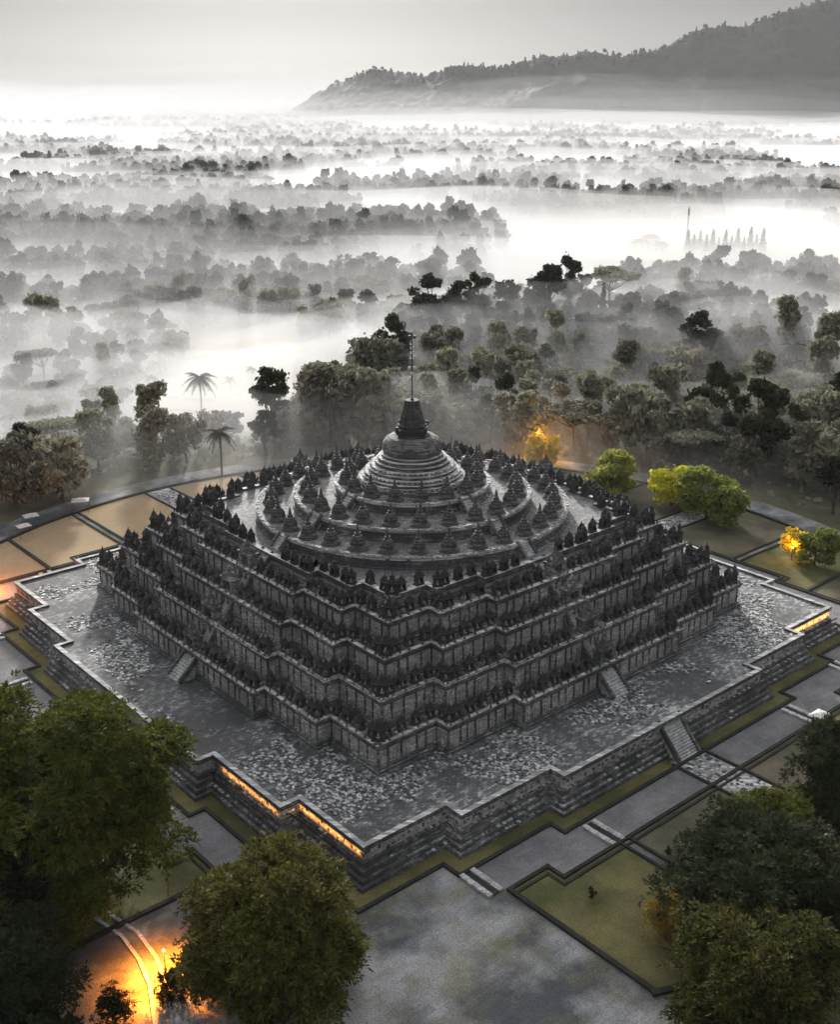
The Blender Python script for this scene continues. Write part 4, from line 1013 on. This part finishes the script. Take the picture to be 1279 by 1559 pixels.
# white canopies
def canopy(x, y, s, rz, label):
    root = empty('canopy_tent', (x, y, float(H(x, y)) + 0.02), rz); tag(root, label, 'canopy')
    m = MB(); m.box((0, 0, 2.55), (3.4 * s, 2.6 * s, 0.12)); m.box((0, 0, 2.8), (3.3 * s, 2.5 * s, 0.38), 0, 0, (1.2 * s, 0.6 * s)); m.build('roof', M['white'], root)
    for sx in (-1, 1):
        for sy in (-1, 1): m = MB(); m.tube([(sx * 1.55 * s, sy * 1.15 * s, -0.1), (sx * 1.55 * s, sy * 1.15 * s, 2.55)], [0.05, 0.05], 5); m.build('leg', M['metal'], root)
x, y = at(1245, 1112); canopy(x, y, 0.85, 0.7, 'small white canopy beside the dark trees at the right edge')
x, y = at(124, 778); canopy(x, y, 1.1, 0.2, 'white canopy at the top of the curved dry lawn')
x, y = at(49, 802); canopy(x, y, 0.9, 0.6, 'white canopy beside the curved lawn boundary on the left')
x, y = at(38, 818); canopy(x, y, 0.8, 0.7, 'lowest white canopy near the left picture edge')
# village roofs in the valley
def house(x, y, w_, d_, rz, label, group):
    root = empty('house', (x, y, float(H(x, y)) - 0.2), rz); tag(root, label, 'house', group)
    m = MB(); m.box((0, 0, 1.8), (w_, d_, 3.6)); wl = m.build('wall', M['white'], root)
    m = MB(); e = 0.7; a, b = w_ / 2 + e, d_ / 2 + e
    m.add([(-a, -b, 3.5), (a, -b, 3.5), (a, b, 3.5), (-a, b, 3.5), (-a * 0.55, 0, 6.2), (a * 0.55, 0, 6.2)], [(0, 1, 5, 4), (2, 3, 4, 5), (1, 2, 5), (3, 0, 4), (3, 2, 1, 0)]); m.build('roof', M['roof'], root)
    m = MB(); m.box((0.2 * w_, -d_ / 2 - 0.03, 1.9), (1.4, 0.08, 1.2)); m.build('window', M['metal'], root)
    m = MB(); m.box((-0.2 * w_, -d_ / 2 - 0.03, 1.2), (1.1, 0.08, 2.2)); m.build('door', M['bark'], root)
for i in range(16):
    px_, py_ = [(640, 372), (668, 368), (700, 377), (975, 378), (990, 370), (1005, 382), (1060, 378), (1120, 384), (300, 372), (330, 378), (265, 392), (210, 410), (240, 418), (80, 415), (150, 385), (360, 366)][i]
    x, y = at(px_, py_); house(x, y, random.uniform(9, 16), random.uniform(7, 10), random.uniform(-0.5, 0.5), ['first small hip-roofed house in the white mist straight beyond the spire', 'second small house in the mist straight beyond the spire', 'third small house in the mist straight beyond the spire', 'leftmost small house below the mast in the valley', 'second small house left of the distant mast', 'third small house left of the distant mast', 'small house at the foot of the distant cypress row', 'small house right of the distant cypress row', 'small house in the misty left valley furthest from the edge', 'small house in the misty left valley beside the furthest one', 'small house between pale trees in the left valley', 'nearest small house in the left valley', 'small house just right of the nearest left valley house', 'small house close to the left picture edge in the valley', 'small house right of the far left lattice mast', 'lone small house left of the white open mist'][i], 'village houses in the valley')

mb = MB(); P_ = [at(*p) for p in ((140, 1395), (185, 1425), (212, 1462), (228, 1500), (236, 1559), (238, 1600))]
for off_ in (0, 1.6): kerb(mb, [(p[0] + off_, p[1] + off_ * 0.35) for p in P_], False, 0.4, 0.22)
tag(mb.build('curved_kerb', M['step']), kind='structure')
# ------------------------------------------------------------------ orange glows: lit lamps and added strip lights
def lamp_post(x, y, z, h, energy, label, colr=(1, 0.27, 0.02), rad=0.35, spot=0):
    root = empty('garden_lamp', (x, y, z)); tag(root, label, 'lamp')
    m = MB(); m.tube([(0, 0, 0), (0, 0, h - 0.25)], [0.09, 0.06], 6); m.lathe([(0.2, 0), (0.2, 0.12)], 8); m.build('post', M['metal'], root)
    m = MB(); m.lathe([(r, z_ + h) for r, z_ in ball(0.15)], 10, smooth=True); b = m.build('bulb', M['bulb'], root)
    ld = bpy.data.lights.new('lamp_light', 'SPOT' if spot else 'POINT'); ld.energy = energy; ld.color = colr; ld.shadow_soft_size = rad
    if spot: ld.spot_size = R(spot); ld.spot_blend = 1.0
    lo = bpy.data.objects.new('lamp_light', ld); col.objects.link(lo); lo.parent = root; lo.location = (0, 0, h + rad + 0.2)
def added_strip_lamp(u0, v0, u1, v1, z, nu, nv, energy, label, back=1.6, colr=(1, 0.40, 0.08)):
    """long strip light standing on the ledge, added to throw an orange glow on the wall behind it"""
    cu, cv = (u0 + u1) / 2 + nu * back, (v0 + v1) / 2 + nv * back; L = math.hypot(u1 - u0, v1 - v0)
    root = empty('added_wall_strip', W(cu, cv, z), TR + math.atan2(v1 - v0, u1 - u0)); tag(root, label, 'added strip light')  # strip and stand are added for the orange glow on the wall
    m = MB(); m.box((0, 0, 0), (L, 0.16, 0.1))
    for k_ in range(5): m.box((L * (k_ / 4 - 0.5) * 0.96, 0, -0.65), (0.06, 0.06, 1.3)); m.build('housing', M['metal'], root)
    ld = bpy.data.lights.new('added_strip_light', 'AREA'); ld.shape = 'RECTANGLE'; ld.size = L; ld.size_y = 0.25; ld.energy = energy; ld.color = colr; ld.spread = R(45)
    lo = bpy.data.objects.new('added_strip_light', ld); col.objects.link(lo)
    p = Vector(W(cu, cv, z + 0.12)); d = Vector(W(-nu, -nv, 0.0)); d.z = 0.02
    lo.location = p; q = d.to_track_quat('-Z', 'Y')
    # align x axis with the strip
    zax = -d.normalized(); xax = Vector(W(u1 - u0, v1 - v0, 0)).normalized(); yax = zax.cross(xax).normalized()
    lo.rotation_euler = Matrix((xax, yax, zax)).transposed().to_euler(); mw = lo.rotation_euler.to_matrix().to_4x4(); mw.translation = p
    lo.parent = root; lo.matrix_parent_inverse = (Matrix.Translation(root.location) @ root.rotation_euler.to_matrix().to_4x4()).inverted()
lamp_post(-25.0, -87.2, 0.0, 4.0, 42000, 'low garden lamp glowing yellow-orange on the ground at bottom left', spot=140)
x, y = at(-25, 905); lamp_post(x, y, 0.02, 2.0, 9000, 'garden lamp lighting the ground orange at the left picture edge')
x, y = at(826, 700); lamp_post(x, y, float(H(x, y)), 4.2, 3800, 'lamp lighting the orange tree behind the temple skyline', (1, 0.45, 0.05))
x, y = at(1205, 852); lamp_post(x, y, float(H(x, y)), 2.6, 700, 'lamp under the glowing amber tree at the right wood edge', (1, 0.6, 0.10))
added_strip_lamp(50.4, 37.6, 50.4, 50.0, 3.35, 1, 0, 150, 'added strip light washing the near left base wall orange by the corner')
added_strip_lamp(53.2, 24.0, 53.2, 37.0, 3.35, 1, 0, 120, 'added strip light washing the second base wall panel orange')
added_strip_lamp(-39, 50.4, -50.2, 50.4, 3.35, 0, 1, 240, 'added strip light washing the far right end of the base wall orange')

# ------------------------------------------------------------------ mist and haze
def mist_layer(name, top, amp, dens, seed, y0=150, sc_=1.0, label='', g_=0.15):
    v = VN(seed); xs_ = axis(-5500, 5500, 0, 120, 260); ys_ = axis(y0, 6500, y0, 130, 300)
    X, Y = np.meshgrid(xs_, ys_, indexing='ij')
    far = np.clip((Y - y0) / 1500, 0, 1)
    Z = top + (fbm(v, X / (110 * sc_) + 7, Y / (80 * sc_), 4) - 0.5) * 2 * amp
    Z = Z - far * (top + 4) * 0.12; hill = np.exp(-((X - 90) / 150) ** 2 - ((Y - 215) / 110) ** 2); Z = Z - 18 * hill
    edge = sstep((Y - y0) / 90); Z = -16 + (Z + 16) * edge
    nx, ny = X.shape
    Vt = np.stack([X, Y, Z], -1).reshape(-1, 3); Vb = Vt.copy(); Vb[:, 2] = -17
    F = [grid_faces(nx, ny), grid_faces(nx, ny, nx * ny, True)]
    n = nx * ny
    def side(idx): idx = np.array(idx); return np.stack([idx[:-1], idx[1:], idx[1:] + n, idx[:-1] + n], 1)
    F += [side([i * ny for i in range(nx)])[:, ::-1], side([i * ny + ny - 1 for i in range(nx)]), side(list(range(ny))), side([(nx - 1) * ny + j for j in range(ny)])[:, ::-1]]
    o = link(name, np_mesh(name, np.concatenate([Vt, Vb]), np.concatenate(F), [volume(name, (0.97, 0.97, 0.98), dens, g_)], True))
    return tag(o, label, 'mist', kind='stuff')
mist_layer('mist_layer', -4.0, 6, 0.0048, 31, 140, 1.0, 'lowest dense white mist lying over the valley floor')
mist_layer('mist_layer', 2.0, 9, 0.0045, 32, 190, 1.5, 'middle sheet of valley mist with tree tops poking out')
mist_layer('mist_layer', 17.0, 11, 0.0030, 33, 240, 2.2, 'highest thin veil of mist over the valley trees')
def mist_bank(cx, cy, rx, ry, rz, top, amp, dens, seed, label, g_=0.15):
    v = VN(seed); u = np.linspace(-1, 1, 70); U, Vv = np.meshgrid(u, u, indexing='ij')
    X = cx + U * rx * cos(rz) - Vv * ry * sin(rz); Y = cy + U * rx * sin(rz) + Vv * ry * cos(rz)
    q = np.clip(1 - (np.abs(U) ** 2.5 + np.abs(Vv) ** 2.5), 0, 1) ** 0.6
    base = H(X, Y); Z = base - 2 + q * (top + 2 + (fbm(v, X / 38 + 7, Y / 30, 4) - 0.5) * 2 * amp)
    Vt = np.stack([X, Y, Z], -1).reshape(-1, 3); Vb = Vt.copy(); Vb[:, 2] = (base - 3).ravel(); n = 70 * 70
    F = [grid_faces(70, 70), grid_faces(70, 70, n, True)]
    def side(idx): idx = np.array(idx); return np.stack([idx[:-1], idx[1:], idx[1:] + n, idx[:-1] + n], 1)
    F += [side([i * 70 for i in range(70)])[:, ::-1], side([i * 70 + 69 for i in range(70)]), side(list(range(70))), side([69 * 70 + j for j in range(70)])[:, ::-1]]
    o = link('mist_bank', np_mesh('mist_bank', np.concatenate([Vt, Vb]), np.concatenate(F), [volume('mist', (0.97, 0.97, 0.98), dens, g_)], True))
    return tag(o, label, 'mist', kind='stuff')
mist_bank(10, 150, 290, 95, 0.0, 18, 8, 0.0068, 45, 'thin mist hanging between the trees just behind the temple')
mist_bank(90, 210, 220, 125, 0.0, 17, 9, 0.0046, 41, 'thin mist drifting through the wood behind the temple')
mist_bank(-128, 198, 125, 118, 0.1, 24, 14, 0.0068, 42, 'white mist on the low slope left of the pale field')
mist_bank(-20, 300, 130, 90, 0.0, 16, 13, 0.0050, 43, 'mist rising where the wood meets the valley')
mist_bank(170, 300, 150, 60, 0.1, 8, 7, 0.004, 44, 'mist spilling over the bare hill crest')
def far_veil(x0, x1, y0, y1, top, amp, dens, seed, label):
    v = VN(seed); a = np.linspace(x0, x1, 90); b = np.linspace(y0, y1, 50); X, Y = np.meshgrid(a, b, indexing='ij')
    e = sstep((Y - y0) / 900) * sstep((y1 - Y) / 400 + 0.2)
    Z = -16 + e * (top + 16 + (fbm(v, X / 500, Y / 400, 4) - 0.5) * 2 * amp)
    Vt = np.stack([X, Y, Z], -1).reshape(-1, 3); Vb = Vt.copy(); Vb[:, 2] = -18; n = 90 * 50
    F = [grid_faces(90, 50), grid_faces(90, 50, n, True)]
    def side(idx): idx = np.array(idx); return np.stack([idx[:-1], idx[1:], idx[1:] + n, idx[:-1] + n], 1)
    F += [side([i * 50 for i in range(90)])[:, ::-1], side([i * 50 + 49 for i in range(90)]), side(list(range(50))), side([89 * 50 + j for j in range(50)])[:, ::-1]]
    o = link('mist_layer', np_mesh('mist_layer', np.concatenate([Vt, Vb]), np.concatenate(F), [volume('mist', (0.97, 0.97, 0.98), dens, 0.0)], True))
    return tag(o, label, 'mist', kind='stuff')
far_veil(-4000, 4000, 800, 6800, 42, 30, 0.0009, 51, 'broad mist veil over the far plain')
for tp_, sd_, lb_ in ((45, 52, 'low'), (75, 54, 'middle'), (110, 55, 'high'), (150, 56, 'topmost')): far_veil(-4000, 4200, 2200 + tp_ * 4, 7000, tp_, tp_ * 0.5, 0.00016, sd_, lb_ + ' sheet of deep mist at the foot of the mountain ridge')
for tp_, dn_, sd_, lb_ in ((70, 0.00016, 61, 'low'), (160, 0.00012, 62, 'middle'), (270, 0.00010, 63, 'high')):
    far_veil(-5200, 5200, 5500, 8600, tp_, tp_ * 0.25, dn_, sd_, lb_ + ' pale veil at the horizon behind the mountain ridge')
hb = MB(); hb.box((0, 4000, 318), (16000, 10400, 664)); 
k_haze = volume('haze', (0.96, 0.965, 0.98), 0.000032, 0.1)
tag(hb.build('haze', k_haze), 'pale even haze filling the air', 'haze', kind='stuff')
